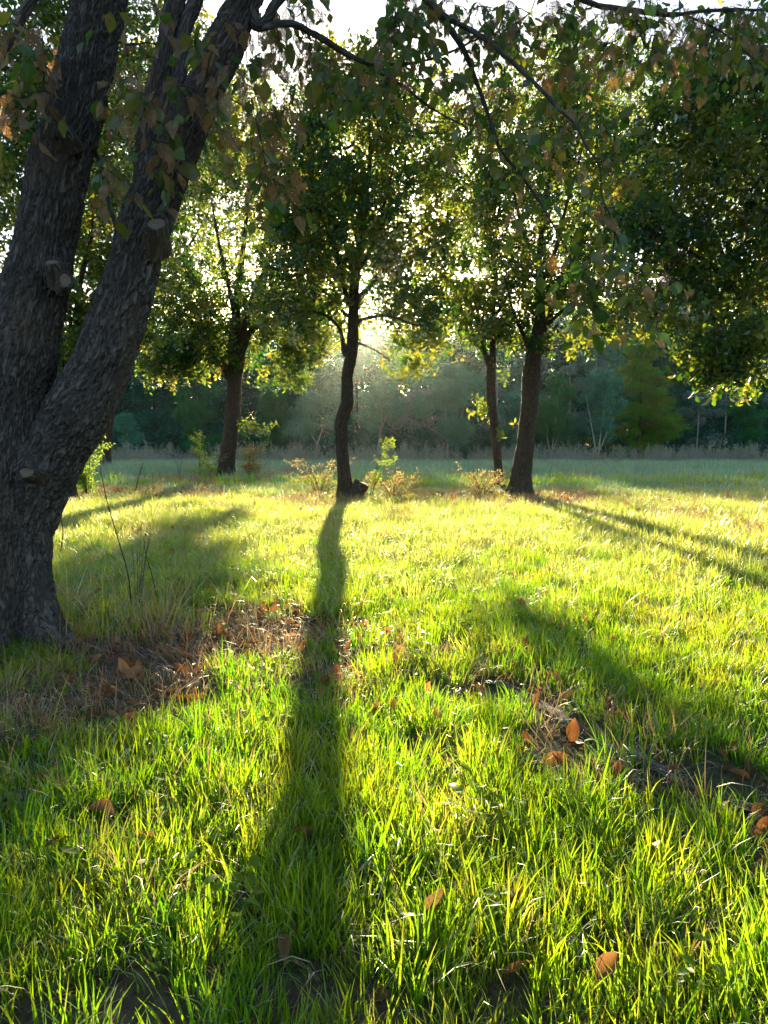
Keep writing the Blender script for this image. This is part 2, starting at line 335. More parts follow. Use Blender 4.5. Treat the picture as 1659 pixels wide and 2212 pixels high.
def dir_euler(D, spin):
    """Euler angles that turn +Z into each direction of D, after a random spin about it"""
    D = D / (np.linalg.norm(D, axis=1)[:, None] + 1e-9)
    return np.stack([np.zeros(len(D)), np.arccos(np.clip(D[:, 2], -1, 1)), np.arctan2(D[:, 1], D[:, 0])], 1), D

def leaf_verts(L, W, fold=0.15, curl=0.2, n=3):
    """flat leaf along +Y with a folded midrib; returns verts, quads/tris, luv"""
    vs, uv = [], []
    prof = [0.0, 0.62, 0.98, 0.78, 0.0] if n == 3 else [0.0, 0.4, 0.75, 0.95, 1.0, 0.9, 0.68, 0.38, 0.0]
    m = len(prof) - 1
    for i, p in enumerate(prof):
        t = i / m; y = L * t; z = -curl * L * t * t
        for s in (-1, 0, 1):
            if p == 0 and s != 0: continue
            vs.append((s * p * W / 2, y, z + (fold * p * W / 2 if s else 0))); uv.append((s * p * 0.5 * W / L * 1.6, t, 0))
    f3, f4 = [], []
    f3 += [(0, 2, 1), (0, 3, 2)]
    for i in range(m - 2):
        a = 1 + i * 3; b = a + 3
        f4 += [(a, a + 1, b + 1, b), (a + 1, a + 2, b + 2, b + 1)]
    a = 1 + (m - 2) * 3; e = len(vs) - 1
    f3 += [(a, a + 1, e), (a + 1, a + 2, e)]
    return np.array(vs), f4, f3, np.array(uv)
def xf(V, mat): return V @ np.array(mat.to_3x3()).T + np.array(mat.translation)

def spray(nleaf, length, L, W, rnd, droop=0.5, whorl=0.0, stem=True, n=3):
    """twig along +Z with alternate leaves"""
    A = Acc()
    pts = np.array([[0.06 * length * math.sin(3 * t), 0, length * t] for t in np.linspace(0, 1, 5)])
    if stem: A.tube(pts, np.linspace(0.0022, 0.001, 5), 3, cap=False)
    for k in range(nleaf):
        t = 0.12 + 0.88 * k / (nleaf - 1); ang = k * 2.4 + rnd.uniform(-.5, .5)
        l_ = L * rnd.uniform(0.7, 1.15); wv = W * rnd.uniform(0.75, 1.15)
        V, f4, f3, uv = leaf_verts(l_, wv, rnd.uniform(0.1, 0.4), rnd.uniform(0.0, 0.4), n)
        mt = Matrix.Translation((0.06 * length * math.sin(3 * t), 0, length * t)) @ Matrix.Rotation(ang, 4, 'Z') @ Matrix.Rotation(rnd.uniform(0.0, 1.1), 4, 'X') @ Matrix.Translation((0, 0.012, 0)) @ Matrix.Rotation(rnd.uniform(-.9, .9), 4, 'Y')
        A.add(xf(V, mt), f4, f3, uv=uv)
    return A
r_ = random.Random(3)
SRC = {}
SRC['mid'] = src_collection('leaf_spray', [spray(9, 0.24, 0.085, 0.045, r_).mesh('leaf_spray', M['leaf_mid']) for _ in range(8)])
SRC['shrub'] = src_collection('shrub_spray', [spray(9, 0.2, 0.05, 0.03, r_).mesh('shrub_spray', M['leaf_shrub']) for _ in range(4)])
SRC['sapling'] = src_collection('sapling_spray', [spray(9, 0.14, 0.05, 0.02, r_).mesh('sapling_spray', M['leaf_sapling']) for _ in range(4)])

def blob(n, rad, L, W, rnd, mat, name, vert=0.0, flat=1.0):
    """clump of loose leaves; vert pushes leaf axes to vertical, flat squeezes it"""
    A = Acc()
    for k in range(n):
        p = Vector((rnd.gauss(0, 1), rnd.gauss(0, 1), rnd.gauss(0, 1))).normalized() * rad * rnd.random() ** 0.5; p.z *= flat
        l_ = L * rnd.uniform(0.6, 1.3); w_ = W * rnd.uniform(0.7, 1.3)
        V = np.array([(0, 0, 0), (w_ / 2, l_ * .45, 0.1 * w_), (0, l_, 0), (-w_ / 2, l_ * .45, 0.1 * w_)])
        d = Vector((rnd.gauss(0, 1), rnd.gauss(0, 1), rnd.gauss(0, 1))).normalized(); d = (d + Vector((0, 0, vert))).normalized()
        q = d.to_track_quat('Y', 'Z').to_matrix().to_4x4() @ Matrix.Rotation(rnd.uniform(0, 6.3), 4, 'Y')
        A.add(xf(V, Matrix.Translation(p) @ q), [(0, 1, 2, 3)])
    return A.mesh(name, mat, smooth=False)
SRC['gum'] = src_collection('gum_clump', [blob(50, 0.32, 0.17, 0.06, r_, M['far_gum'], 'gum_clump', -0.8) for _ in range(5)])
SRC['feather'] = src_collection('feather_clump', [blob(90, 0.34, 0.26, 0.02, r_, M['far_feather'], 'feather_clump', 0.7) for _ in range(5)])
SRC['silver'] = src_collection('silver_clump', [blob(44, 0.3, 0.12, 0.09, r_, M['far_silver'], 'silver_clump', 0) for _ in range(5)])
SRC['cypress'] = src_collection('cypress_clump', [blob(80, 0.34, 0.14, 0.03, r_, M['far_cypress'], 'cypress_clump', 0.1, 0.45) for _ in range(5)])
SRC['dark'] = src_collection('dark_clump', [blob(70, 0.45, 0.17, 0.08, r_, M['far_dark'], 'dark_clump', 0) for _ in range(5)])

def blade(A, base, h, wd, lean_dir, lean, rnd, segs=4, dry=0.0, kink=0.0):
    """one curved grass blade"""
    x0, y0, z0 = base; ca, sa = math.cos(lean_dir), math.sin(lean_dir)
    tw = lean_dir + math.pi / 2 + rnd.uniform(-0.9, 0.9); wx, wy = math.cos(tw), math.sin(tw)
    V, uv = [], []
    ang = lean * 0.35; x = 0; z = 0; st = h / segs
    for i in range(segs + 1):
        t = i / segs; ww = wd / 2 * (1 - t ** 2.2) * (0.6 + 0.4 * min(1, t * 4))
        cx_, cy_, cz_ = x0 + ca * x, y0 + sa * x, z0 + z
        if i < segs:
            V += [(cx_ - wx * ww, cy_ - wy * ww, cz_), (cx_ + wx * ww, cy_ + wy * ww, cz_)]; uv += [(0, t, dry * t)] * 2
        else: V.append((cx_, cy_, cz_)); uv.append((0, 1, dry))
        a = ang + lean * t * 1.3 + (kink if t > 0.55 else 0)
        x += math.sin(a) * st; z += math.cos(a) * st
    f4 = [(2 * i, 2 * i + 1, 2 * i + 3, 2 * i + 2) for i in range(segs - 1)]; e = 2 * (segs - 1)
    A.add(np.array(V), f4, [(e, e + 1, e + 2)], uv=np.array(uv))
def tuft(n, rad, h, wd, rnd, mat, name, lean=(0.15, 0.9), dryp=0.15, segs=4, flatp=0.0):
    A = Acc()
    for k in range(n):
        a = rnd.uniform(0, 6.283); r = rad * math.sqrt(rnd.random())
        ld = a + rnd.gauss(0, 0.9); hh = h * rnd.uniform(0.45, 1.25)
        le = rnd.uniform(*lean); kk = rnd.uniform(0.4, 1.6) if rnd.random() < 0.12 else 0
        if rnd.random() < flatp: le = rnd.uniform(1.3, 1.7)
        blade(A, (r * math.cos(a), r * math.sin(a), -0.008), hh, wd * rnd.uniform(0.6, 1.25), ld, le, rnd, segs, dry=(1.0 if rnd.random() < dryp else rnd.random() * 0.25), kink=kk)
    return A.mesh(name, mat, uv=True)
SRC['grass_near'] = src_collection('grass_near', [tuft(40, 0.06, 0.088, 0.0042, r_, M['grass'], 'grass_near') for _ in range(10)])
SRC['grass_lush'] = src_collection('grass_lush', [tuft(60, 0.07, 0.14, 0.0046, r_, M['grass'], 'grass_lush', (0.1, 0.8), 0.1) for _ in range(5)])
SRC['grass_mid'] = src_collection('grass_mid', [tuft(95, 0.15, 0.14, 0.005, r_, M['grass_fine_glow'], 'grass_mid', (0.3, 1.5), 0.3) for _ in range(7)])
SRC['grass_far'] = src_collection('grass_far', [tuft(110, 0.45, 0.2, 0.014, r_, M['grass'], 'grass_far', (0.1, 0.9), 0.2, 3) for _ in range(5)])
SRC['dry_near'] = src_collection('dry_near', [tuft(26, 0.09, 0.17, 0.003, r_, M['grass_dry'], 'dry_near', (0.5, 1.5), 0.3, 4, 0.6) for _ in range(6)])
SRC['dry_mid'] = src_collection('dry_mid', [tuft(60, 0.2, 0.16, 0.006, r_, M['grass_dry'], 'dry_mid', (0.4, 1.4), 0.3, 3, 0.5) for _ in range(5)])
SRC['meadow'] = src_collection('meadow_tuft', [tuft(130, 0.5, 0.36, 0.017, r_, M['meadow'], 'meadow_tuft', (0.03, 0.6), 0.3, 3) for _ in range(5)])
def panicle(rnd, h=0.8):
    A = Acc()
    for s in range(5):
        a = rnd.uniform(0, 6.28); x, y = 0.15 * math.cos(a), 0.15 * math.sin(a); hh = h * rnd.uniform(0.65, 1.1); lx, ly = rnd.gauss(0, 0.06), rnd.gauss(0, 0.06)
        P = np.array([[x + lx * t * t, y + ly * t * t, hh * t] for t in np.linspace(0, 1, 5)])
        A.tube(P, np.linspace(0.006, 0.003, 5), 3, cap=False)
        for k in range(26):
            t = rnd.uniform(0.62, 1.0); wid = 0.13 * (1.05 - t) / 0.4
            p = Vector((x + lx * t * t + rnd.gauss(0, wid * .7), y + ly * t * t + rnd.gauss(0, wid * .7), hh * t))
            V = np.array([(0, 0, 0), (0.008, 0.02, 0), (0, 0.05, 0), (-0.008, 0.02, 0)])
            q = Matrix.Translation(p) @ Euler((rnd.uniform(0.3, 1.4), 0, rnd.uniform(0, 6.3))).to_matrix().to_4x4()
            A.add(xf(V, q), [(0, 1, 2, 3)])
    return A.mesh('seed_panicle', M['seed'], smooth=False)
SRC['panicle'] = src_collection('seed_panicle', [panicle(r_) for _ in range(5)])

# ------------------------------------------------------------------ ground
def make_ground():
    xs = np.concatenate([[-400, -200, -100, -60], np.linspace(-40, 40, 161), [60, 100, 200, 400]])
    ys = np.concatenate([[-100, -30, -10], np.linspace(-4, 14, 91)[:-1], np.linspace(14, 70, 80), [100, 200, 600]])
    X, Y = np.meshgrid(xs, ys); Z = gz(X.ravel(), Y.ravel())
    V = np.stack([X.ravel(), Y.ravel(), Z], 1); nx = len(xs)
    i = np.arange(len(ys) - 1)[:, None] * nx; j = np.arange(nx - 1)[None, :]
    f = np.stack([i + j, i + j + 1, i + nx + j + 1, i + nx + j], 2).reshape(-1, 4)
    A = Acc(); A.add(V, f)
    o = link('ground', A.mesh('ground', M['ground'])); tag(o, 'bare soil under the grass of the clearing', kind='structure')
make_ground()

# bare / dry patches: (px, py, rx px, ry px) read off the photograph and laid on the ground
PATCH = []
for px, py, rx, ry, k in [(420, 1400, 330, 60, 0.95), (650, 1385, 190, 50, .8), (720, 1490, 130, 55, .7), (950, 1460, 130, 28, .5), (1200, 1620, 90, 28, .5), (250, 1520, 270, 90, 1.0), (560, 1350, 200, 45, 0.85), (640, 1470, 150, 60, 0.6), (480, 1050, 190, 20, 0.95), (700, 1095, 100, 20, 0.9), (90, 1330, 90, 60, 0.5),
                          (1130, 1085, 190, 16, 1.0), (230, 1075, 110, 28, 0.8), (1480, 1115, 230, 12, 0.6), (860, 1075, 90, 18, 0.7), (1400, 1650, 260, 34, 0.6), (1640, 1150, 80, 18, 0.9), (1180, 1530, 120, 30, 0.5), (800, 1410, 170, 30, 0.5), (330, 1160, 150, 14, 0.4), (150, 1690, 140, 40, 0.4)]:
    if py < 1120: ry += 9
    c = G(px, py); e = G(px + rx, py); b = G(px, py + ry); t = G(px, py - ry)
    PATCH.append((c[0], (b[1] + t[1]) / 2, abs(e[0] - c[0]), max(abs(t[1] - b[1]) / 2, 0.25), k))
for cx_, cy_, rx_, ry_, k_ in [(-4.3, 18.2, 4.2, 2.6, 1.0), (-.75, 11.8, 1.7, 1.2, .95), (2.3, 12.2, 2.9, 1.4, 1.0), (-4.8, 12.5, 2.6, 1.8, .9), (5.6, 11.0, 2.2, .8, .7), (-2.2, 9.9, 1.5, .5, .6), (.5, 12.4, 1.3, .8, .7)]: PATCH.append((cx_, cy_, rx_, ry_, k_))
ROOTPX = [(1040, 1470), (1085, 1487), (1130, 1500), (1180, 1535), (1225, 1575), (1265, 1590), (1310, 1615), (1360, 1640), (1420, 1668), (1500, 1705), (1600, 1745), (1720, 1790)]
for q in ROOTPX[1:-1]:
    c = G(*q); PATCH.append((c[0], c[1], .17, .15, .85))
def dryness(x, y):
    s = np.zeros_like(x)
    wob = 1 + 0.5 * perlin(np.stack([x, y, x * 0], 1) * 1.3) + 0.4 * perlin(np.stack([x, y, x * 0], 1) * 4.3)
    for cx_, cy_, rx, ry, k in PATCH:
        d = np.hypot((x - cx_) / rx, (y - cy_) / ry) * wob
        s = np.maximum(s, k * (1 - sstep(0.6, 1.15, d)))
    return s

# ------------------------------------------------------------------ trees
def rad_at(px_w, Y): return px_w / F * Y / 2
class Tree:
    """px space description -> trunk, limbs, twigs and sprays"""
    def __init__(s, name, base_px, label, Y=None, group=None, seed=1, cat='tree', bark='bark_mid'):
        s.r = random.Random(seed); s.g = np.random.default_rng(seed)
        b = G(*base_px) if Y is None else None
        s.Y = Y if Y is not None else b[1]
        b0 = at(base_px[0], base_px[1], s.Y); b0[2] = gz1(b0[0], s.Y)
        s.base = b0; s.o = thing(name, b0, label, cat, group); s.bark = bark
        s.nodes = []; s.rads = []; s.zmin = 1.2
    def path(s, pts):
        """pts: (px, py, width px, dY metres behind the trunk)"""
        P = []; W = []
        for q in pts:
            px, py, wd = q[:3]; dy = q[3] if len(q) > 3 else 0.0
            P.append(at(px, py, s.Y + dy)); W.append(rad_at(wd, s.Y + dy))
        return np.array(P), np.array(W)
    def limb(s, name, pts, sides=14, flare=False, wob=0.06):
        P, W = s.path(pts)
        if flare: P[0][2] = s.base[2] - 0.05
        n = 10; C = catmull(P, n); RR = np.interp(np.arange(len(C)), np.arange(len(P)) * n, W)
        def disp(bk, pos, th, L):
            d = fbm(pos * 6.0, 3) * RR.mean() * wob * 2.5 + perlin(np.stack([bk[:, 0] * 30, bk[:, 1] * 30, bk[:, 2] * 6], 1)) * RR.mean() * 0.09
            if flare: d = d + np.exp(-L / 0.16) * RR[0] * (0.25 + 0.35 * np.cos(th * 4 + 1) + 0.2 * np.cos(th * 7))
            return d
        A = Acc(); A.tube(C - s.base, RR, sides, disp=disp)
        o = link(name, A.mesh(name, M[s.bark]), s.o)
        s.nodes.append(C); s.rads.append(RR); return o
    def twigs(s, ell, n, step=0.22, spray='mid', per=0.13, rt=0.004, sc=(0.8, 1.25), up=0.3, droop=0.25, skip=0.15, thin=None, jit=0.1, maxr=0.04, pexp=2.3, targets=None, leaves=True, gapk=0.17):
        """ell: list of (px, py, rx px, ry px, dY, half depth m, weight)"""
        if targets is None: n = int(n * 1.6); per = per * 0.48; sc = (sc[0] * 1.12, sc[1] * 1.15)
        tg = [] if targets is None else [np.asarray(targets, float)]
        wts = np.array([e[6] for e in ell], float); wts = wts / max(wts.sum(), 1e-9)
        for e, wt in zip(ell, wts):
            c = at(e[0], e[1], s.Y + e[4]); rx = e[2] / F * s.Y * 1.12; rz = e[3] / F * s.Y * 1.1; k = max(1, int(n * wt))
            d = s.g.normal(size=(k, 3)); d /= np.linalg.norm(d, axis=1)[:, None]; rr = s.g.random(k) ** 0.42
            tg.append(c + d * rr[:, None] * np.array([rx, e[5], rz]))
        T = np.vstack(tg)
        if thin is not None: T = T[thin(T)]
        N0 = np.vstack(s.nodes); NR = np.concatenate(s.rads); main = len(N0)
        ok = N0[:, 2] > (s.base[2] + s.zmin); cand = N0.copy(); pos = [cand]
        d0 = np.array([np.min(np.linalg.norm(cand[ok] - t, axis=1)) for t in T]); T = T[np.argsort(d0)]
        allp = list(map(np.array, N0)); par = [-1] * main; arr = np.zeros((main + len(T) * 14, 3)); arr[:main] = N0; cnt = main
        usable = np.zeros(len(arr), bool); usable[:main] = ok
        chains = []
        for t in T:
            v = arr[:cnt] - t; d = np.linalg.norm(v, axis=1)
            cost = d + up * np.maximum(0, arr[:cnt, 2] - t[2] + 0.1) * 1.2; cost[~usable[:cnt]] = 1e9
            j = int(np.argmin(cost)); L = d[j]; k = max(2, min(13, int(L / step) + 1)); a = arr[j]
            mid = (a + t) / 2 + np.array([s.r.gauss(0, .06), s.r.gauss(0, .06), 0.12 + s.r.gauss(0, .05)]) * L
            u = np.linspace(0, 1, k + 1)[1:, None]; C = a * (1 - u) ** 2 + 2 * mid * u * (1 - u) + t * u * u
            C[:, 2] -= droop * L * 0.3 * u[:, 0] ** 2
            idx = list(range(cnt, cnt + k)); arr[cnt:cnt + k] = C; usable[cnt:cnt + k] = True
            par += [j] + idx[:-1]; cnt += k; chains.append((j, idx))
        acc = np.zeros(cnt); has = np.zeros(cnt, bool)
        for i in range(cnt - 1, main - 1, -1):
            if acc[i] == 0: acc[i] = rt ** pexp
            p = par[i]
            if p >= main: acc[p] += acc[i] * 1.0 + 0
        rad = np.minimum(acc ** (1 / pexp), maxr)
        A = Acc()
        for j, idx in chains:
            P = np.vstack([arr[j:j + 1], arr[idx]]); r0 = rad[idx[0]]
            rr = np.concatenate([[r0], rad[idx]]); rr = np.maximum.accumulate(rr[::-1])[::-1]; rr[-1] *= 0.5
            A.tube(P - s.base, rr, 5 if r0 > 0.012 else 4, cap=False)
        if 1: tag(link('twigs', A.mesh('twigs', M[s.bark]), s.o), kind='stuff')
        if not leaves: return [np.vstack([arr[j:j + 1], arr[idx]]) for j, idx in chains]
        # sprays
        pts, dirs = [], []
        for j, idx in chains:
            P = np.vstack([arr[j:j + 1], arr[idx]]); L = np.concatenate([[0], np.cumsum(np.linalg.norm(np.diff(P, axis=0), axis=1))])
            q = np.arange(L[-1] * skip, L[-1], per)
            for t in list(q) + [L[-1]] * 2:
                p = np.array([np.interp(t, L, P[:, c]) for c in range(3)]); k = min(len(P) - 2, int(np.searchsorted(L, t, 'right') - 1)); tv = P[k + 1] - P[k]; tv = tv / (np.linalg.norm(tv) + 1e-9)
                pts.append(p + s.g.normal(size=3) * jit * 0.5); dirs.append(tv * 0.8 + s.g.normal(size=3) * 0.65 + np.array([0, 0, -0.25]))
        pts = np.array(pts); D = np.array(dirs); E, _ = dir_euler(D, 0)
        q = pts * np.array([1.15, 1.15, 2.1]) * (12.0 / s.Y) ** .6
        kx = fbm(q + s.g.random() * 50, 2) > -0.04 - gapk
        ppx = CX + pts[:, 0] / pts[:, 1] * F; ppy = HOR - (pts[:, 2] - CAMZ) / pts[:, 1] * F
        kx &= ~(((ppx - 789) / 27) ** 2 + ((ppy - 609) / 38) ** 2 < 1)
        kx &= s.g.random(len(pts)) < np.interp(ppy, [400, 470, 560, 640, 700], [1, .8, .62, .7, 1])
        if thin is not None: kx &= thin(pts)
        pts, E = pts[kx], E[kx]
        E[:, 0] = 0
        scatter('foliage', SRC[spray], pts - s.base, E, s.g.uniform(sc[0], sc[1], len(pts)), parent=s.o)
        return len(pts)

def low_thin(a, b, c, d):
    def f(p):
        py = HOR - (p[:, 2] - CAMZ) / p[:, 1] * F
        return RNG.random(len(p)) < np.interp(py, [600, 700, 760, 830], [a, b, c, d])
    return f
# central tree
t = Tree('slender_tree', (744, 1078), 'slender crooked tree in the middle whose long shadow runs at the camera', seed=5)
t.limb('trunk', [(744, 1085, 34), (745, 1055, 31), (741, 1000, 27), (738, 955, 26), (737, 918, 27), (742, 895, 28), (750, 872, 27), (750, 840, 25), (750, 812, 24), (756, 780, 26), (761, 742, 26), (763, 705, 23), (764, 650, 22), (768, 600, 20), (776, 540, 17), (786, 468, 13, .1), (793, 410, 10, .15), (800, 330, 6, .2), (797, 250, 3, .2)], 24, flare=True)
for pts in [[(752, 775, 12), (743, 757, 11), (739, 730, 9), (729, 703, 7, -.2), (700, 680, 6, -.5), (664, 672, 4, -.8), (630, 680, 3, -1)],
            [(765, 652, 16), (777, 642, 14), (804, 612, 11, .2), (838, 566, 8, .4), (866, 533, 6, .5), (909, 500, 4, .7), (930, 450, 2, .8)],
            [(763, 668, 14), (750, 645, 12, -.1), (737, 590, 9, -.2), (724, 540, 8, -.3), (697, 470, 6, -.4), (680, 420, 4, -.5), (664, 350, 2, -.5)],
            [(762, 690, 10), (735, 665, 8, .3), (718, 612, 7, .6), (689, 590, 5, .9), (640, 560, 3, 1.1)],
            [(766, 700, 9), (790, 688, 8, -.4), (840, 682, 6, -.9), (890, 700, 4, -1.2), (930, 705, 2, -1.3)],
            [(770, 590, 12), (800, 540, 9, -.4), (822, 470, 7, -.6), (840, 400, 5, -.7), (860, 320, 3, -.8)],
            [(776, 540, 10), (760, 470, 8, .4), (745, 400, 6, .6), (735, 310, 3, .7)],
            [(758, 735, 7), (785, 745, 5, .4), (815, 760, 4, .8), (850, 785, 2, 1.0)]]:
    t.limb('limb', pts, 8)
t.twigs([(775, 380, 190, 220, 0, 1.7, 5), (780, 570, 200, 120, 0, 1.8, 3.2), (640, 630, 80, 55, -.4, .9, .8), (890, 660, 95, 50, -.6, .9, .9), (620, 500, 70, 90, 0, 1, .6), (950, 500, 70, 90, 0, 1, .6), (880, 782, 45, 22, .6, .5, .22), (700, 500, 100, 120, 0, 1.5, 1.3), (690, 700, 60, 30, .5, .8, .35), (800, 230, 110, 80, 0, 1.2, .9), (900, 730, 60, 20, -1, .5, .25)], 680, thin=low_thin(.95, .75, .7, .6), droop=.15, gapk=.3)

# left middle tree
t = Tree('forked_tree', (489, 1036), 'dark tree forking low in the left middle distance, dry shrubs round its foot', Y=19, seed=6)
t.limb('trunk', [(489, 1046, 44), (489, 1015, 38), (491, 985, 34), (499, 935, 32), (504, 880, 32), (507, 820, 30), (511, 770, 36), (506, 735, 22), (511, 664, 17), (520, 580, 13), (530, 490, 9), (536, 400, 5), (535, 320, 2)], 24, flare=True)
for pts in [[(505, 830, 18), (493, 812, 15), (480, 785, 14), (470, 760, 13, -.2), (443, 729, 11, -.5), (403, 684, 9, -.8), (360, 650, 6, -1), (320, 660, 3, -1.2)],
            [(512, 785, 24), (524, 750, 20), (538, 722, 16, .3), (556, 705, 12, .6), (600, 692, 9, 1), (650, 690, 5, 1.3), (690, 700, 3, 1.4)],
            [(513, 760, 18), (530, 700, 13, -.5), (556, 620, 9, -.8), (590, 540, 7, -1), (620, 470, 4, -1)],
            [(505, 735, 12), (479, 700, 10, .4), (434, 632, 8, .8), (414, 569, 6, 1), (390, 500, 3, 1)],
            [(508, 690, 10), (490, 600, 8, -.6), (470, 510, 6, -.9), (455, 420, 3, -1)],
            [(500, 900, 6), (520, 905, 5, -.2), (545, 915, 4, -.4), (572, 925, 2, -.5)]]:
    t.limb('limb', pts, 8)
t.twigs([(500, 500, 210, 220, 0, 2.4, 4), (380, 690, 95, 110, -.8, 1.5, 1.9), (450, 760, 110, 35, 0, 1.2, .7), (620, 690, 100, 75, .8, 1.5, 1.3), (520, 320, 190, 150, 0, 2, 1.6), (350, 770, 55, 45, -1, .8, .5), (500, 640, 190, 90, 0, 2, 1.5), (600, 790, 45, 30, 0, .8, .3), (665, 735, 50, 45, .4, .8, .5), (640, 810, 28, 22, 1, .5, .12), (548, 921, 28, 10, -.4, .4, .12), (430, 770, 60, 30, 0.6, .8, .3)], 620, step=.3, per=.2, sc=(1.0, 1.5), jit=.2)

# right pair
t = Tree('thin_tree', (1078, 1064), 'thinner leaning trunk on the left of the close pair at right', seed=8)
t.limb('trunk', [(1080, 1072, 26), (1078, 1050, 20), (1076, 1010, 18), (1072, 965, 18), (1067, 915, 18), (1061, 860, 20), (1060, 813, 20), (1062, 775, 19), (1064, 759, 13), (1064, 669, 12), (1071, 597, 10), (1060, 520, 8, .2), (1050, 440, 6, .3), (1040, 350, 3, .4)], 20, flare=True)
for pts in [[(1061, 795, 12), (1048, 768, 11), (1040, 720, 8, .3), (1020, 670, 6, .5), (1000, 640, 4, .7), (985, 600, 2, .8)],
            [(1064, 690, 8), (1090, 650, 6, -.3), (1110, 600, 4, -.5), (1120, 540, 2, -.6)],
            [(1062, 930, 3), (1084, 925, 2.5, -.1), (1096, 900, 2, -.2), (1090, 880, 1.4, -.25)]]:
    t.limb('limb', pts, 8)
t.twigs([(1045, 560, 85, 150, .3, 1.2, 2), (1050, 700, 60, 50, .2, .7, .8), (1075, 790, 20, 12, 0, .25, .1), (1000, 650, 55, 60, .5, .7, .5), (1030, 380, 100, 110, .3, 1.2, 1.4), (1000, 230, 90, 80, .3, 1, .6), (1050, 870, 8, 20, 0, .12, .06), (1092, 930, 16, 14, -.2, .12, .05)], 200)
t = Tree('stout_tree', (1123, 1072), 'thicker trunk on the right of the close pair, widening towards its foot', seed=9)
t.limb('trunk', [(1121, 1082, 56), (1124, 1055, 46), (1127, 1020, 42), (1134, 965, 39), (1139, 915, 34), (1144, 880, 35), (1147, 825, 41), (1149, 790, 36), (1156, 750, 32), (1164, 700, 24), (1167, 660, 21), (1166, 600, 16), (1168, 520, 12), (1180, 430, 9), (1190, 340, 6), (1200, 250, 3)], 28, flare=True)
for pts in [[(1152, 775, 14), (1141, 750, 11), (1130, 722, 9), (1120, 700, 8, -.2), (1105, 660, 5, -.4), (1090, 600, 3, -.5)],
            [(1162, 720, 18), (1182, 700, 15), (1198, 650, 12, .3), (1222, 580, 10, .5), (1262, 520, 7, .7), (1310, 460, 4, .9), (1340, 400, 2, 1)],
            [(1180, 705, 8), (1215, 672, 7, -.4), (1255, 655, 5, -.7), (1300, 660, 3, -.9), (1350, 690, 2, -1)],
            [(1167, 620, 12), (1200, 540, 9, -.5), (1222, 450, 7, -.7), (1250, 350, 4, -.8), (1270, 270, 2, -.9)],
            [(1166, 580, 10), (1130, 500, 7, .4), (1110, 410, 5, .6), (1100, 320, 3, .7)]]:
    t.limb('limb', pts, 8)
t.twigs([(1200, 430, 160, 220, 0, 1.8, 4), (1290, 610, 90, 85, -.2, 1.1, 1.3), (1150, 600, 95, 90, 0, 1.2, 1.0), (1340, 690, 60, 40, -.8, .6, .3), (1230, 720, 70, 28, -.5, .6, .35), (1110, 700, 60, 40, 0, .7, .5), (1190, 240, 150, 90, 0, 1.4, 1.3), (1330, 350, 90, 120, .3, 1, .9)], 520, thin=low_thin(.9, .65, .5, .25))

# tree at the right edge, trunk just outside the picture
t = Tree('spreading_tree', (1790, 1118), 'spreading tree whose heavy dark crown fills the right edge', Y=9.4, seed=12)
t.limb('trunk', [(1790, 1130, 60), (1785, 1080, 48), (1775, 980, 42), (1768, 880, 40), (1760, 800, 40), (1755, 740, 32), (1752, 640, 26), (1745, 520, 20), (1730, 400, 14), (1725, 280, 8), (1720, 200, 4)], 20, flare=True)
for pts in [[(1757, 790, 26), (1710, 738, 20), (1659, 697, 17, -.2), (1602, 641, 14, -.4), (1548, 583, 11, -.5), (1476, 533, 8, -.7), (1404, 497, 4, -.8), (1370, 490, 2, -.8)],
            [(1640, 680, 13, -.2), (1600, 610, 11, .2), (1566, 560, 9, .4), (1530, 470, 7, .6), (1500, 390, 4, .7), (1480, 320, 2, .8)],
            [(1755, 740, 20), (1690, 620, 14, .3), (1640, 500, 10, .5), (1600, 400, 7, .6), (1570, 300, 4, .7)],
            [(1762, 820, 14), (1700, 790, 10, -.6), (1620, 745, 7, -1), (1560, 735, 5, -1.2), (1500, 750, 2, -1.3)],
            [(1752, 640, 14), (1800, 540, 10), (1850, 440, 6), (1880, 340, 3)]]:
    t.limb('limb', pts, 8)
t.twigs([(1600, 400, 230, 250, 0, 1.8, 5.5), (1560, 560, 130, 90, -.3, 1.1, 1.4), (1570, 745, 95, 55, -1.1, .6, .8), (1540, 800, 50, 20, -1.2, .3, .2), (1800, 600, 200, 250, 0, 1.8, 3), (1430, 470, 110, 90, -.6, .7, 1.1), (1600, 210, 200, 110, 0, 1.6, 1.8), (1450, 640, 60, 50, -.5, .5, .25)], 580, per=.12, gapk=.12)

# tree behind the big trunk at far left
t = Tree('vase_tree', (152, 1084), 'dark many stemmed tree half hidden behind the big forked trunk at left', seed=14)
t.limb('trunk', [(150, 1092, 38), (150, 1060, 28), (150, 1000, 24), (146, 930, 22), (146, 870, 22), (150, 800, 24), (158, 750, 20), (165, 700, 14), (172, 620, 11), (190, 540, 9), (205, 450, 6), (215, 360, 3)], 16, flare=True)
for pts in [[(150, 830, 14), (134, 770, 11), (126, 700, 9, .3), (110, 620, 7, .4), (80, 530, 5, .5), (60, 440, 3, .6)], [(160, 745, 10), (150, 680, 9, -.3), (148, 600, 7, -.5), (140, 500, 5, -.6), (135, 400, 3, -.6)],
            [(163, 740, 11), (190, 670, 9, .4), (225, 610, 7, .6), (270, 560, 5, .7), (300, 520, 2, .7)], [(150, 850, 10), (80, 780, 8), (20, 700, 6), (-40, 620, 3)]]:
    t.limb('limb', pts, 8)
t.twigs([(120, 480, 240, 200, 0, 1.8, 4), (120, 690, 230, 70, 0, 1.4, 1.4), (290, 560, 80, 130, .5, 1, 1), (50, 230, 260, 160, .5, 1.8, 3), (160, 60, 280, 100, .5, 1.8, 1.6), (110, 800, 60, 30, 0, .5, .25)], 560)
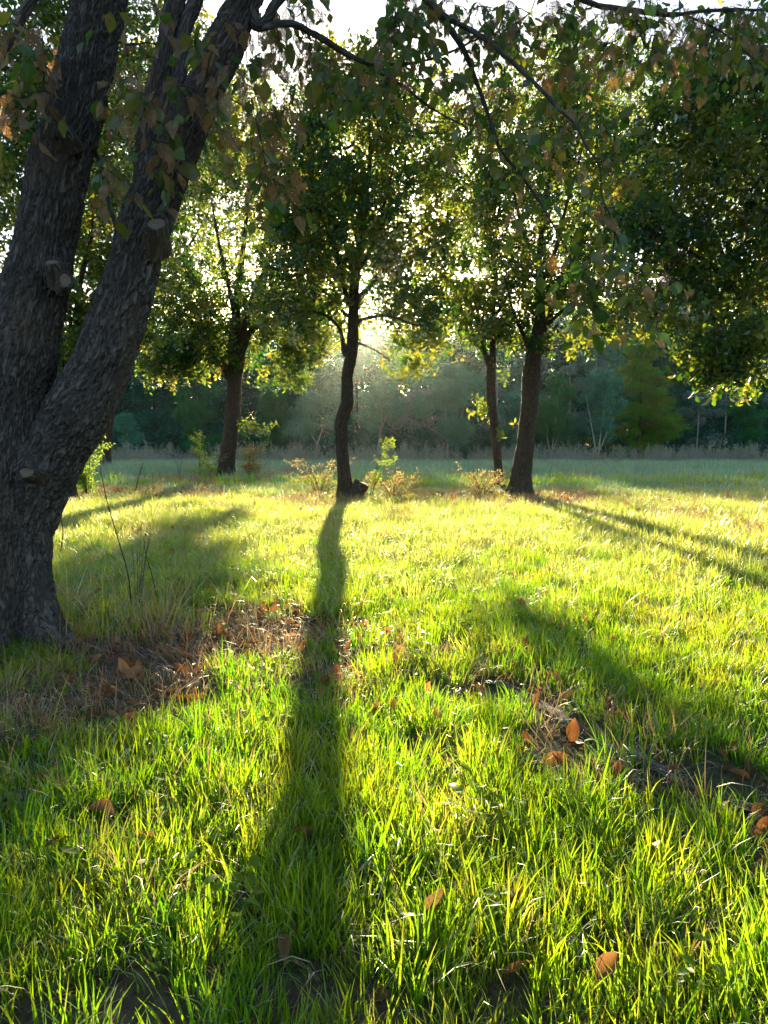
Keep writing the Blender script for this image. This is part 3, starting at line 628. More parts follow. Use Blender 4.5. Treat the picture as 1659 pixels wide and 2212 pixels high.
# more crowns behind, seen only as foliage against the sky
t = Tree('round_crowned_tree', (228, 1030), 'tree with a round crown showing above and between the left trunks', Y=24, seed=15)
t.limb('trunk', [(228, 1034, 26), (231, 950, 20), (244, 850, 18), (262, 750, 16), (300, 600, 12), (345, 450, 8), (345, 300, 4)], 12, flare=True)
for pts in [[(272, 700, 9), (240, 600, 7, .5), (230, 500, 4, .8), (230, 420, 2, 1)], [(276, 680, 9), (370, 580, 7, -.5), (440, 480, 4, -.8), (470, 400, 2, -1)], [(344, 500, 7), (380, 400, 5, .5), (410, 300, 3, .6)]]:
    t.limb('limb', pts, 6)
t.twigs([(340, 380, 200, 220, 0, 3, 4), (400, 250, 170, 130, 0, 2.5, 2), (250, 520, 120, 110, 0, 2, 1)], 480, step=.4, per=.3, sc=(1.3, 2.0), jit=.3)
t = Tree('tall_thin_tree', (1136, 1016), 'tall loose crowned tree behind the close pair, its top against the sky', Y=30, seed=16)
t.limb('trunk', [(1132, 1020, 22), (1140, 950, 18), (1150, 850, 16), (1175, 700, 13), (1250, 550, 10), (1330, 400, 6), (1360, 250, 3)], 10, flare=True)
for pts in [[(1175, 700, 9), (1190, 600, 7, .5), (1220, 500, 4, .8), (1230, 400, 2, 1)], [(1210, 620, 9), (1350, 540, 7, -.5), (1480, 420, 4, -.8), (1500, 330, 2, -1)], [(1290, 470, 7), (1300, 350, 5, .5), (1330, 230, 3, .6)]]:
    t.limb('limb', pts, 6)
t.twigs([(1370, 330, 170, 190, 0, 3, 4), (1500, 250, 150, 150, 0, 2.5, 1.6), (1240, 180, 160, 110, 0, 3, 2)], 300, step=.4, per=.34, sc=(1.4, 2.1), jit=.35)

# ------------------------------------------------------------------ the big forked tree in the foreground
BT = Tree('forked_big_tree', (15, 1400), 'big furrowed grey tree at the left edge, forking low into two leaning limbs', Y=3.3, seed=21)
BUMPS = [((105, 585), 0.09, 0.035), ((140, 605), 0.06, 0.03), ((60, 1020), 0.07, 0.025), ((338, 485), 0.08, 0.03), ((300, 760), 0.07, 0.03), ((60, 760), 0.12, 0.03), ((130, 290), 0.06, 0.02), ((55, 330), 0.12, 0.02), ((175, 905), 0.1, 0.02)]
def bark_disp(flare, BP):
    def f(bk, pos, th, L):
        q = bk.copy(); wv = fbm(bk * np.array([7, 7, 4.0]), 2)[:, None] * 0.3
        wv = np.stack([fbm(bk * np.array([22, 22, 9.0]) + 3, 3), fbm(bk * np.array([22, 22, 9.0]) + 11, 3), fbm(bk * np.array([20, 20, 9.0]) + 21, 3)], 1)
        a = 1 - np.abs(perlin(q * np.array([34, 34, 5.0]) + wv * 1.6)) * 2.2
        b = 1 - np.abs(perlin(q * np.array([70, 70, 18.0]) + 9 + wv * 2.2)) * 2.2
        c = fbm(pos * 3.5, 3) * 0.022
        n1 = perlin(q * np.array([30, 30, 4.5]) + wv * 1.3); n2 = perlin(q * np.array([62, 62, 13.0]) + 9 + wv * 1.8)
        d = c - 0.014 * np.exp(-(n1 / .11) ** 2) - 0.006 * np.exp(-(n2 / .12) ** 2) + 0.006 * np.abs(n1) + 0.003 * n2 + 0.008 + fbm(q * np.array([160, 160, 60.0]), 2) * 0.0012
        for (bp, r, h) in BP:
            d = d + h * np.exp(-((pos - bp) ** 2).sum(1) / (r * r))
        if flare:
            fl = np.exp(-L / 0.22); d = d + fl * (0.08 + 0.09 * np.cos(th * 4 + 0.6) + 0.05 * np.cos(th * 7 + 2)) + 0.012 * np.cos(th * 5 + 1) * np.exp(-L / 1.0)
        return d
    return f
def big_limb(name, pts, sides, n, flare=False):
    P, W = BT.path(pts)
    if flare: P[0][2] = BT.base[2] - 0.06
    C = catmull(P, n); RR = np.interp(np.arange(len(C)), np.arange(len(P)) * n, W)
    BP = [(at(p[0], p[1], BT.Y - 0.1), r, h) for p, r, h in BUMPS]
    A = Acc(); A.tube(C - BT.base, RR, sides, disp=lambda bk, pos, th, L: bark_disp(flare, [(b - BT.base, r, h) for b, r, h in BP])(bk, pos, th, L) * min(1, RR.mean() / 0.08))
    BT.nodes.append(C); BT.rads.append(RR)
    return link(name, A.mesh(name, M['bark_big']), BT.o)
big_limb('trunk', [(15, 1425, 215), (12, 1330, 190), (8, 1221, 182), (8, 1113, 180), (10, 1000, 165), (25, 880, 145), (45, 770, 136), (70, 666, 128), (90, 576, 116), (122, 403, 106), (159, 250, 104), (198, 80, 96), (212, 0, 94), (235, -150, 85), (270, -400, 70), (330, -700, 45), (400, -900, 25)], 190, 44, True)
big_limb('limb', [(30, 1210, 90), (60, 1110, 122), (88, 1040, 128), (125, 960, 126), (167, 887, 122), (212, 808, 120), (240, 735, 112), (262, 664, 100), (288, 580, 98), (318, 479, 98), (350, 396, 84), (385, 330, 76), (415, 252, 76), (448, 180, 72), (478, 110, 68), (531, 0, 60), (560, -90, 52), (640, -300, 40), (720, -500, 26), (800, -650, 12)], 170, 34)
big_limb('limb', [(312, 500, 60), (322, 410, 60), (326, 306, 52), (335, 223, 44), (354, 119, 35), (380, 0, 36), (400, -120, 30), (430, -350, 18), (440, -500, 8)], 60, 20)
big_limb('limb', [(352, 300, 24, .03), (368, 240, 32), (389, 155, 30), (400, 60, 26), (425, -10, 26), (460, -200, 18), (520, -400, 8)], 48, 20)
for pts in [[(262, 500, 14, .05), (250, 486, 11, .05), (236, 440, 9, .06), (226, 395, 8, .06), (214, 345, 8, .05), (200, 318, 8, .04)],
            [(235, -160, 26, -.1), (170, -130, 24), (110, -60, 22), (68, 2, 20), (30, 70, 20), (2, 122, 20), (-60, 220, 16), (-140, 320, 8)],
            [(540, 40, 22), (556, 58, 16), (600, 52, 13), (639, 54, 13), (682, 76, 13, .1), (729, 104, 12, .2), (761, 124, 10, .2), (805, 139, 8, .3), (855, 139, 7, .4), (909, 133, 5, .5), (974, 112, 4, .5), (1040, 80, 3, .5)],
            [(540, 30, 26), (562, 54, 22), (597, 8, 20), (640, -60, 16), (720, -140, 12, .3), (800, -160, 8, .5)],
            [(700, 85, 6, .2), (770, 125, 6, .4), (819, 157, 6, .5), (873, 187, 6, .6), (913, 220, 5, .6), (956, 248, 4, .7), (999, 270, 2.5, .7)],
            [(600, -190, 30), (760, -150, 22, .2), (869, -60, 18, .4), (952, 36, 14, .5), (999, 104, 11, .5), (1028, 173, 9, .5), (1053, 245, 8, .5), (1082, 324, 7, .4), (1125, 378, 6, .4), (1180, 460, 4, .3), (1235, 562, 3, .2), (1262, 640, 2, .1)],
            [(900, -20, 14, .4), (963, 36, 11, .4), (1017, 65, 10, .4), (1064, 97, 9, .3), (1109, 137, 9, .2), (1156, 180, 8, .2), (1206, 234, 7, .1), (1242, 270, 6, .1), (1267, 317, 5), (1296, 360, 4), (1300, 425, 4), (1321, 475, 3), (1345, 560, 3, -.1), (1358, 640, 2, -.1), (1372, 700, 1.5, -.1)],
            [(700, -450, 24), (950, -200, 18, .5), (1150, -60, 13, .8), (1278, 7, 11, .8), (1332, 18, 10, .8), (1400, 27, 9, .8), (1458, 32, 8, .8), (1530, 23, 7, .8), (1659, 22, 5, .8), (1760, 40, 3, .8)],
            [(1480, 32, 5, .8), (1560, 70, 4, .9), (1620, 120, 3, .9)], [(270, -300, 22), (330, -180, 16, .3), (290, -60, 12, .4), (265, 40, 8, .3), (275, 120, 5, .2)],
            [(30, 75, 8), (70, 110, 6, -.1), (110, 160, 5, -.2), (125, 210, 3, -.2)], [(180, 60, 4, .15), (270, 95, 3.5, .2), (320, 92, 3, .2), (345, 100, 2, .2)]]:
    P, W = BT.path(pts); C = catmull(P, 6); RR = np.interp(np.arange(len(C)), np.arange(len(P)) * 6, W)
    A = Acc(); A.tube(C - BT.base, RR, 12, disp=lambda bk, pos, th, L: fbm(pos * 22, 3) * RR.mean() * 0.5)
    link('branch', A.mesh('branch', M['bark_big']), BT.o); BT.nodes.append(C); BT.rads.append(RR)

def cut_mat():
    m, n, l = newmat('cut_wood_face')
    a = n.new('ShaderNodeAttribute'); a.attribute_name = 'bk'
    nz = n.new('ShaderNodeTexNoise'); nz.inputs['Scale'].default_value = 60; nz.inputs['Detail'].default_value = 5; l.new(a.outputs['Vector'], nz.inputs['Vector'])
    sp = n.new('ShaderNodeSeparateXYZ'); l.new(a.outputs['Vector'], sp.inputs[0])
    wv = n.new('ShaderNodeTexWave'); wv.wave_type = 'RINGS'; wv.rings_direction = 'Z'; wv.inputs['Scale'].default_value = 40; wv.inputs['Distortion'].default_value = 4; l.new(a.outputs['Vector'], wv.inputs['Vector'])
    mm = n.new('ShaderNodeMath'); mm.operation = 'MULTIPLY'; l.new(nz.outputs[0], mm.inputs[0]); l.new(wv.outputs[0], mm.inputs[1])
    r = ramp(n, [(0.0, (0.1, 0.075, 0.055)), (0.6, (0.24, 0.19, 0.14))]); l.new(mm.outputs[0], r.inputs[0])
    p = n.new('ShaderNodeBsdfPrincipled'); p.inputs['Roughness'].default_value = 0.85; l.new(r.outputs[0], p.inputs['Base Color'])
    o = n.new('ShaderNodeOutputMaterial'); l.new(p.outputs[0], o.inputs[0]); return m
M['cut'] = cut_mat()
def cut_stub(px, py, wpx, hpx, rot, out, dirv, Yc):
    """sawn-off branch stub with a callus collar; the pale sawn face is its child"""
    c = at(px, py, Yc); ax = Vector(dirv).normalized(); q = ax.to_track_quat('Z', 'Y').to_matrix(); r1 = wpx / F * Yc / 2; k = hpx / wpx
    th = np.linspace(0, 2 * math.pi, 40, endpoint=False)
    prof = [(1.9, -0.16), (1.55, -0.09), (1.42, -0.03), (1.35, 0.0), (1.2, 0.012), (1.05, 0.004), (1.0, -0.006)]
    V = []
    for m_, z in prof:
        for a in th:
            wob = 1 + 0.05 * math.sin(3 * a + 1) + 0.03 * math.sin(5 * a)
            x, y = r1 * m_ * wob * math.cos(a), r1 * m_ * wob * k * math.sin(a)
            V.append((x, y, z * (r1 / 0.04)))
    V = np.array(V); mt = np.array(q) ; ca, sa = math.cos(rot), math.sin(rot); Rz = np.array([[ca, -sa, 0], [sa, ca, 0], [0, 0, 1]])
    W = (V @ Rz.T) @ mt.T + c - BT.base
    i = np.arange(len(prof) - 1)[:, None] * 40; j = np.arange(40)[None, :]; j2 = (j + 1) % 40
    f = np.stack([i + j, i + j2, i + 40 + j2, i + 40 + j], 2).reshape(-1, 4)
    A = Acc(); A.add(W, f, bk=V * np.array([1, 1, 1]) + 3); st = link('cut_stub', A.mesh('cut_stub', M['bark_big']), BT.o)
    n2 = 5; V = [(0, 0, -0.008)]
    for s_ in range(1, n2 + 1):
        for a in th: V.append((1.02 * r1 * s_ / n2 * math.cos(a), 1.02 * r1 * k * s_ / n2 * math.sin(a), -0.004 - 0.001 * R.random()))
    V = np.array(V); W = (V @ Rz.T) @ mt.T + c - BT.base
    f3 = [(0, 1 + j, 1 + (j + 1) % 40) for j in range(40)]; f4 = [(1 + s_ * 40 + j, 1 + s_ * 40 + 40 + j, 1 + s_ * 40 + 40 + (j + 1) % 40, 1 + s_ * 40 + (j + 1) % 40) for s_ in range(n2 - 1) for j in range(40)]
    A = Acc(); A.add(W, f4, f3, bk=V); link('sawn_face', A.mesh('sawn_face', M['cut']), st)
cut_stub(338, 483, 40, 30, 0.6, 1, (0.35, -1, 0.55), 3.12)
cut_stub(112, 566, 30, 19, 0.0, 1, (0.1, -1, .8), 3.07)
cut_stub(141, 604, 22, 28, 0.0, 1, (0.6, -1, 0), 3.08)
cut_stub(136, 279, 24, 14, 0.2, 1, (-0.1, -1, 0.6), 3.13)
cut_stub(56, 1020, 30, 20, 0.0, 1, (0.1, -1, 0.2), 3.06)

# twigs with large leaves hanging from the big tree
CL = [(46, 62, 4), (25, 40, 3), (62, 95, 3), (100, 150, 5), (60, 170, 3), (20, 230, 4), (85, 215, 2), (110, 120, 3), (10, 150, 3), (95, 60, 3), (268, 165, 5), (285, 195, 5), (305, 215, 5), (320, 235, 3), (352, 165, 4), (385, 190, 3), (345, 210, 3), (425, 110, 5), (405, 240, 5), (440, 215, 4), (465, 190, 3), (450, 60, 4), (478, 30, 4), (520, 70, 3),
      (565, 140, 4), (545, 190, 3), (522, 240, 5), (545, 262, 3), (500, 130, 3), (322, 308, 2), (345, 320, 2), (378, 345, 2), (400, 360, 2), (230, 345, 2), (226, 372, 2), (205, 375, 1), (240, 30, 2), (300, 60, 3), (340, 20, 4), (590, 240, 4), (600, 290, 4), (575, 330, 3), (560, 300, 2), (625, 410, 6), (600, 425, 4), (565, 378, 4), (650, 445, 3), (540, 400, 3), (610, 360, 2), (530, 330, 3),
      (680, 110, 4), (640, 90, 4), (600, 90, 4), (720, 150, 4), (760, 160, 4), (800, 175, 4), (660, 160, 4), (700, 200, 3), (600, 50, 3), (640, 10, 4), (690, 10, 4), (840, 40, 5), (870, 20, 4), (850, 90, 5), (830, 200, 3), (900, 60, 5), (880, 150, 3), (930, 90, 5), (920, 20, 4), (960, 150, 4), (980, 60, 5), (1000, 190, 4), (940, 190, 3), (1010, 240, 4), (960, 290, 3), (1000, 320, 4), (985, 30, 4),
      (1040, 20, 5), (1060, 60, 5), (1100, 20, 5), (1090, 100, 5), (1130, 60, 5), (1140, 110, 5), (1180, 20, 5), (1170, 150, 4), (1200, 90, 5), (1230, 30, 5), (1220, 160, 5), (1250, 100, 5), (1280, 50, 5), (1300, 110, 4), (1260, 190, 4), (1200, 210, 4), (1150, 230, 4), (1110, 190, 5), (1060, 150, 4), (1050, 200, 4), (1085, 250, 5), (1120, 290, 5), (1040, 290, 4), (1070, 350, 5), (1100, 400, 5), (1030, 380, 3), (1140, 350, 5), (1160, 300, 4), (1180, 380, 4), (1220, 300, 4), (1150, 440, 5), (1120, 480, 3), (1200, 440, 4), (1230, 380, 4),
      (1290, 240, 4), (1310, 280, 4), (1340, 250, 4), (1270, 340, 4), (1310, 350, 5), (1330, 400, 4), (1280, 420, 4), (1310, 470, 4), (1240, 480, 4), (1260, 560, 5), (1210, 550, 4), (1190, 500, 3), (1240, 620, 3), (1340, 520, 4), (1300, 540, 3), (1330, 590, 5), (1310, 640, 5), (1360, 620, 4), (1335, 680, 6), (1290, 660, 4), (1275, 610, 3), (1370, 660, 5), (1385, 700, 6), (1395, 735, 4), (1410, 600, 4), (1440, 620, 3), (1430, 560, 2),
      (1340, 40, 5), (1380, 60, 5), (1400, 10, 4), (1440, 70, 5), (1460, 110, 5), (1500, 40, 4), (1500, 120, 4), (1540, 60, 4), (1520, 150, 3), (1580, 40, 4), (1600, 90, 5), (1630, 60, 5), (1640, 130, 5), (1650, 20, 4), (1420, 130, 4), (1350, 130, 4), (1300, 160, 3), (1380, 160, 2), (1620, 170, 3)]
CL += [(a + R.uniform(-30, 30), b + R.uniform(-26, 20), c) for a, b, c in CL if a > 560 and (b < 150 or (b < 340 and R.random() < .5)) for _ in (0, 1)]
tg, cnt = [], []
for px, py, k in CL:
    d = 0.3 + (0.5 if px > 1250 and py < 200 else 0.3 if px > 900 else 0.0) + R.uniform(-.35, .35)
    if px > 1200 and py > 400: d = -0.05 + R.uniform(-.2, .2)
    if px < 520: d = R.uniform(-.45, -.15)
    tg.append(at(px + R.uniform(-12, 12), py - 22, BT.Y + d)); cnt.append(k)
BT.zmin = 2.2
# out-of-frame part of the canopy, which shades the near ground
for k in range(70):
    tg.append(np.array([R.uniform(-2.8, 3.2), R.uniform(2.4, 5.5), R.uniform(3.4, 5.0)]))
BT.zmin = 1.9
chains = BT.twigs([], 0, targets=tg, step=.12, rt=.0017, droop=.5, leaves=False, maxr=.012)
rr_ = random.Random(5)
def big_leaf(mat, rnd):
    A = Acc(); V, f4, f3, uv = leaf_verts(0.1, 0.058 * rnd.uniform(.85, 1.1), rnd.uniform(.1, .5), rnd.uniform(.05, .5), 9)
    A.tube(np.array([(0, -0.018, 0.004), (0, -0.008, 0.001), (0, 0, 0)]), np.array([.0009, .0009, .0009]), 4, cap=False)
    V[:, 2] += 0.004 * np.sin(V[:, 1] * 90 + V[:, 0] * 60); V[:, 0] *= 1 + 0.06 * np.sin(V[:, 1] * 400)
    A.add(V, f4, f3, uv=uv); return A.mesh('leaf', mat, uv=True)
LM = [big_leaf(M['lace'], rr_) for _ in range(5)] + [big_leaf(M['lace_green'], rr_) for _ in range(5)]
LV = []; TW = Acc()
for P in chains:
    for rep_ in range(2 + (rr_.random() < .5)):
        a0 = P[-1] if rep_ == 0 else P[rr_.randrange(max(1, len(P) // 2), len(P))]
        ln = rr_.uniform(.12, .3); hd = rr_.uniform(0, 6.28); hz = rr_.uniform(.2, .9)
        tip = a0 + np.array([math.cos(hd) * hz, math.sin(hd) * hz * .8, -1 + hz * .55]) * ln
        m_ = (a0 + tip) / 2 + np.array([0, 0, .25 * ln]); u = np.linspace(0, 1, 6)[:, None]; Q = a0 * (1 - u) ** 2 + 2 * m_ * u * (1 - u) + tip * u * u
        TW.tube(Q - BT.base, np.linspace(.0016, .0008, 6), 4, cap=False)
        n = max(3, int(ln / .05))
        for k in range(n):
            i = (0.15 + .85 * k / (n - 1)) * 5; a = int(min(i, 4)); p = Q[a] + (Q[a + 1] - Q[a]) * (i - a); sd_ = hd + (1.3 if k % 2 else -1.3) + rr_.gauss(0, .4)
            dv = Vector((math.cos(sd_) * .75 + rr_.gauss(0, .2), math.sin(sd_) * .75 + rr_.gauss(0, .2), -rr_.uniform(.25, 1.1))).normalized()
            q = dv.to_track_quat('Y', 'Z').to_matrix().to_4x4() @ Matrix.Rotation(rr_.gauss(0, .7), 4, 'Y') @ Matrix.Scale(rr_.uniform(.5, 1.15) * (.8 if rr_.random() < .6 else 1), 4)
            ppx = CX + F * p[0] / p[1]
            green = rr_.random() < (0.42 if ppx < 700 else 0.7 if p[2] > 2.5 else 0.8)
            m = Matrix.Translation(Vector(p - BT.base)) @ q
            vis = (abs(p[0] / p[1]) < 0.56 and (p[2] - CAMZ) / p[1] < 0.64)
            LV.append((0 if vis else 1, p[1] + (0.5 if p[2] > 2.6 else 0), m, rr_.randrange(5) + (5 if green else 0)))
tag(link('twigs', TW.mesh('twigs', M['bark_big']), BT.o), kind='stuff')
LV.sort(key=lambda e: (e[0], e[1]))
for vis, d, m, k in LV[:300]:
    o = link('leaf', LM[k], BT.o); o.matrix_basis = m
SRC['big'] = src_collection('broad_leaf', LM)
rest = LV[300:]
scatter('foliage', SRC['big'], [tuple(m.translation) for _, _, m, _ in rest], [tuple(m.to_euler()) for _, _, m, _ in rest], np.array([m.to_scale()[0] for _, _, m, _ in rest]), [k for *_, k in rest], BT.o)
print('leaves', len(LV))

# ------------------------------------------------------------------ far trees
def far_tree(name, px, top, wpx, Y, kind, label, base_py=None, trunks=None, group=None, lobes=None, cone=0.0, low=0.12, dens=1.0, scl=1.0, cat='tree', bark='gum_bark', seed=None):
    rnd = random.Random(seed if seed is not None else int(px * 7 + Y)); g = np.random.default_rng(int(px * 13 + Y * 3) % 100000)
    x = (px - CX) / F * Y; z0 = gz1(x, Y); b = np.array([x, Y, z0]); tz = at(px, top, Y)[2]; H = tz - z0; Wd = wpx / F * Y
    o = thing(name, b, label, cat, group)
    lo = H * low; nl = int((lobes or max(6, int(H * Wd / 2.2))) * 1.6); pts = []
    area = H * (1 - low) * Wd; N = int(area * 13 * dens); cs = []
    for i in range(nl):
        t = rnd.random() ** 0.85; z = lo + (H - lo) * (0.06 + 0.88 * t)
        if cone: hw = Wd / 2 * (1 - cone * t) * (1 if t > .08 else .8)
        else: hw = Wd / 2 * math.sqrt(max(0.05, 1 - (2 * t - 0.85) ** 2 / 1.5))
        a = rnd.uniform(0, 6.28); r = hw * rnd.random() ** 0.5 * 0.75
        cs.append((r * math.cos(a), r * math.sin(a) * 0.8, z, hw * rnd.uniform(.17, .4) + .12))
    for cx_, cy_, cz_, r in cs:
        k = max(4, N // nl); d = g.normal(size=(k, 3)); d /= np.linalg.norm(d, axis=1)[:, None]
        d[:, 2] *= 0.75 if not cone else 0.45
        pts.append(np.array([cx_, cy_, cz_]) + d * r * (g.random(k) ** 0.3)[:, None])
    pts = np.vstack(pts); pts = pts[(pts[:, 2] > lo * 0.6) & (pts[:, 2] < H * 1.01)]
    scatter('foliage', SRC[kind], pts, np.stack([g.normal(size=len(pts)) * .3, g.normal(size=len(pts)) * .3, g.random(len(pts)) * 6.28], 1), g.uniform(.75, 1.3, len(pts)) * scl * (0.9 + .15 * (Y > 50)), parent=o)
    for tr in (trunks or [[(0, 0, .09), (0.02, .45, .06), (0.0, .85, .03)]]):
        P = np.array([(q[0] * Wd, rnd.gauss(0, .05), q[1] * H - (0.06 if q[1] == 0 else 0)) for q in tr]); W = np.array([q[2] for q in tr]) * max(.7, H / 8)
        C = catmull(P, 6); A = Acc(); A.tube(C, np.interp(np.arange(len(C)), np.arange(len(P)) * 6, W), 8, disp=lambda bk, pos, th, L: fbm(pos * 4, 2) * .02)
        link('trunk', A.mesh('trunk', M[bark]), o)
    return o
Y_ = [[(0, 0, .1), (.01, .22, .085), (.03, .34, .07), (.16, .6, .03)], [(.03, .3, .06), (-.1, .5, .035), (-.2, .7, .02)]]
V_ = [[(0, 0, .1), (-.04, .2, .07), (-.12, .45, .04), (-.22, .75, .02)], [(0, 0, .1), (.02, .25, .07), (.06, .5, .05), (.1, .8, .02)], [(.01, .15, .06), (.12, .35, .04), (.26, .6, .02)]]
far_tree('silvery_bush', 277, 895, 84, 43, 'gum', 'small silvery bush in front of the dark wood, just right of the big leaning limb', low=.02, cat='bush', dens=1.3)
far_tree('feathery_tree', 425, 775, 135, 45, 'feather', 'feathery dark green tree left of the forked tree in the middle distance', low=.0, cone=.5, bark='bark_mid', dens=1.2)
far_tree('feathery_tree', 590, 790, 125, 46, 'feather', 'feathery green tree right behind the forked tree, beside the small grey gum', low=.0, cone=.55, bark='bark_mid', dens=1.2)
far_tree('grey_gum', 683, 850, 124, 42.5, 'gum', 'small grey gum with a forked pale trunk, left of the slender crooked tree', low=.4, trunks=Y_, dens=1.3)
far_tree('grey_gum', 826, 815, 120, 43.5, 'gum', 'grey gum with one thick pale trunk, right of the slender crooked tree', low=.38, trunks=[[(-.05, 0, .12), (-.07, .2, .1), (-.03, .45, .07), (0, .7, .04)], [(-.03, .4, .05), (.15, .7, .025)]], dens=1.2)
far_tree('grey_gum', 966, 770, 190, 43, 'gum', 'wide round grey gum with spreading pale branches, alone in the middle', low=.25, trunks=[[(.01, 0, .09), (0, .2, .08), (-.02, .34, .06), (-.03, .6, .04)], [(0, .26, .05), (-.2, .36, .025), (-.3, .42, .015)], [(0, .3, .05), (.13, .42, .03), (.2, .6, .02)]], dens=1.4)
far_tree('feathery_tree', 1190, 800, 135, 44.5, 'feather', 'light feathery tree directly right of the stout trunk', low=.12, trunks=V_, dens=1.1)
far_tree('grey_gum', 1112, 840, 90, 44.5, 'gum', 'grey green gum seen between the thin and the stout trunk', low=.1, dens=1.3)
far_tree('grey_gum', 1290, 800, 140, 42.5, 'gum', 'grey gum on several white stems, in front of the bright cypress', low=.28, trunks=V_, dens=1.4)
far_tree('swamp_cypress', 1375, 712, 235, 46, 'cypress', 'bright yellow green cypress with rusty tips, tallest in front of the dark wood', low=.02, cone=.78, dens=1.7, lobes=46, bark='bark_mid')
far_tree('silver_poplar', 1500, 815, 100, 47, 'silver', 'silvery poplar between the bright cypress and the dark fir', low=.02, cone=.4, dens=1.2)
far_tree('silver_poplar', 1560, 790, 90, 49, 'silver', 'taller silvery poplar standing behind the dark fir', low=.02, cone=.4, dens=1.2)
far_tree('dark_fir', 1600, 830, 130, 44, 'feather', 'dark green feathery fir near the right edge', low=.0, cone=.7, dens=1.4, bark='bark_mid')
far_tree('silver_poplar', 1672, 800, 80, 47, 'silver', 'silvery poplar cut by the right edge of the view', low=.02, cone=.4)
far_tree('silver_poplar', 1225, 740, 80, 50, 'silver', 'silvery poplar rising just left of the bright cypress', low=.05, cone=.3)
far_tree('silver_poplar', 1280, 730, 80, 52, 'silver', 'silvery poplar rising behind the white stemmed gum', low=.05, cone=.3)
far_tree('silver_poplar', 1070, 760, 95, 50, 'silver', 'silvery poplar behind the thin trunk of the close pair', low=.05, cone=.3)
BACK = {60: 'dark wood tree right behind the fork of the big trunk', 160: 'dark wood tree seen between the fork and the vase shaped tree', 250: 'dark wood tree above the small silvery bush', 335: 'dark wood tree left of the feathery tree, half under hanging leaves', 420: 'tall dark wood tree rising behind the left feathery tree', 505: 'dark wood tree directly behind the forked tree trunk',
        600: 'grey green wood tree behind the second feathery tree', 690: 'dark wood tree behind the small forked grey gum', 770: 'grey green wood tree right behind the slender trunk, under the sun', 845: 'tall grey green wood tree behind the thick stemmed gum', 905: 'pale silvery wood tree left of the wide round gum', 990: 'dark wood tree behind the wide round gum', 1060: 'grey green wood tree behind the thin trunk',
        1150: 'pale silvery wood tree behind the stout trunk', 1220: 'dark wood tree behind the light feathery tree', 1310: 'grey green wood tree left of the bright cypress top', 1420: 'tall dark wood tree right of the bright cypress top', 1520: 'tallest grey green wood tree, above the silvery poplars', 1480: 'dark wood tree between the cypress and the poplars', 1600: 'dark wood tree behind the dark fir', 1640: 'low dark wood tree at the right edge beside the fir'}
for i, (px, top, wd, Y, kd) in enumerate([(-130, 720, 170, 52, 'dark'), (-40, 700, 160, 50, 'dark'), (60, 720, 150, 53, 'dark'), (160, 730, 150, 50, 'dark'), (250, 720, 150, 54, 'dark'), (335, 760, 130, 50, 'dark'), (420, 715, 150, 56, 'dark'), (505, 740, 140, 51, 'dark'), (600, 715, 150, 56, 'gum'), (690, 735, 140, 52, 'dark'), (770, 742, 140, 50, 'gum'), (845, 725, 130, 55, 'gum'),
                                          (905, 740, 140, 51, 'silver'), (990, 725, 150, 56, 'dark'), (1060, 720, 140, 57, 'gum'), (1150, 730, 140, 52, 'silver'), (1220, 690, 150, 58, 'dark'), (1310, 670, 160, 57, 'gum'), (1420, 640, 170, 58, 'dark'), (1520, 610, 180, 60, 'gum'), (1480, 720, 150, 52, 'dark'), (1600, 680, 170, 56, 'dark'), (1700, 640, 180, 58, 'dark'), (1790, 700, 170, 53, 'dark'), (1880, 680, 180, 56, 'dark'), (1640, 770, 140, 51, 'dark')]):
    if px < 60: lab = 'dark wood tree hidden beyond the big trunk at the left edge'
    elif px > 1659: lab = 'dark wood tree beyond the right edge, under the heavy dark crown'
    else: lab = BACK[px]
    far_tree('wood_tree', px, top, wd, Y, kd, lab, group='dark wood trees out of view at the left' if px < 60 else 'dark wood trees out of view at the right' if px > 1659 else 'trees in the back row of the wood', low=.0, dens=.9, bark='bark_mid')
# the leaning bare gum showing above the wood at right
far_tree('leaning_gum', 1500, 560, 150, 62, 'gum', 'tall gum with a pale leaning trunk above the wood at right', low=.55, dens=.35, trunks=[[(.0, 0, .16), (.05, .4, .14), (.15, .7, .11), (.5, 1.02, .05)], [(.1, .6, .08), (-.1, .85, .05), (-.2, 1.0, .03)]])
# undergrowth and the far mass
n = 5200; px = RNG.uniform(-60, 60, n); py = RNG.uniform(47, 60, n); hz = RNG.random(n) ** 1.3 * (2.4 + (py - 47) * .33)
scatter('undergrowth', SRC['dark'], np.stack([px, py, gz(px, py) + hz], 1), np.stack([px * 0, px * 0, RNG.random(n) * 6.3], 1), RNG.uniform(.9, 1.9, n)); tag(bpy.data.objects['undergrowth'], 'dark undergrowth filling the foot of the wood', kind='stuff')
n = 11000; px = RNG.uniform(-75, 75, n); py = RNG.uniform(62, 68, n); hz = RNG.random(n) * (12.0 + 1.0 * perlin(np.stack([px * .14, px * 0, px * 0], 1)) + 4 * sstep(8, 30, px))
scatter('woodland', SRC['dark'], np.stack([px, py, gz(px, py) + hz], 1), np.stack([px * 0, px * 0, RNG.random(n) * 6.3], 1), RNG.uniform(1.3, 2.3, n)); tag(bpy.data.objects['woodland'], 'far dark woodland closing the view behind the trees', kind='stuff')

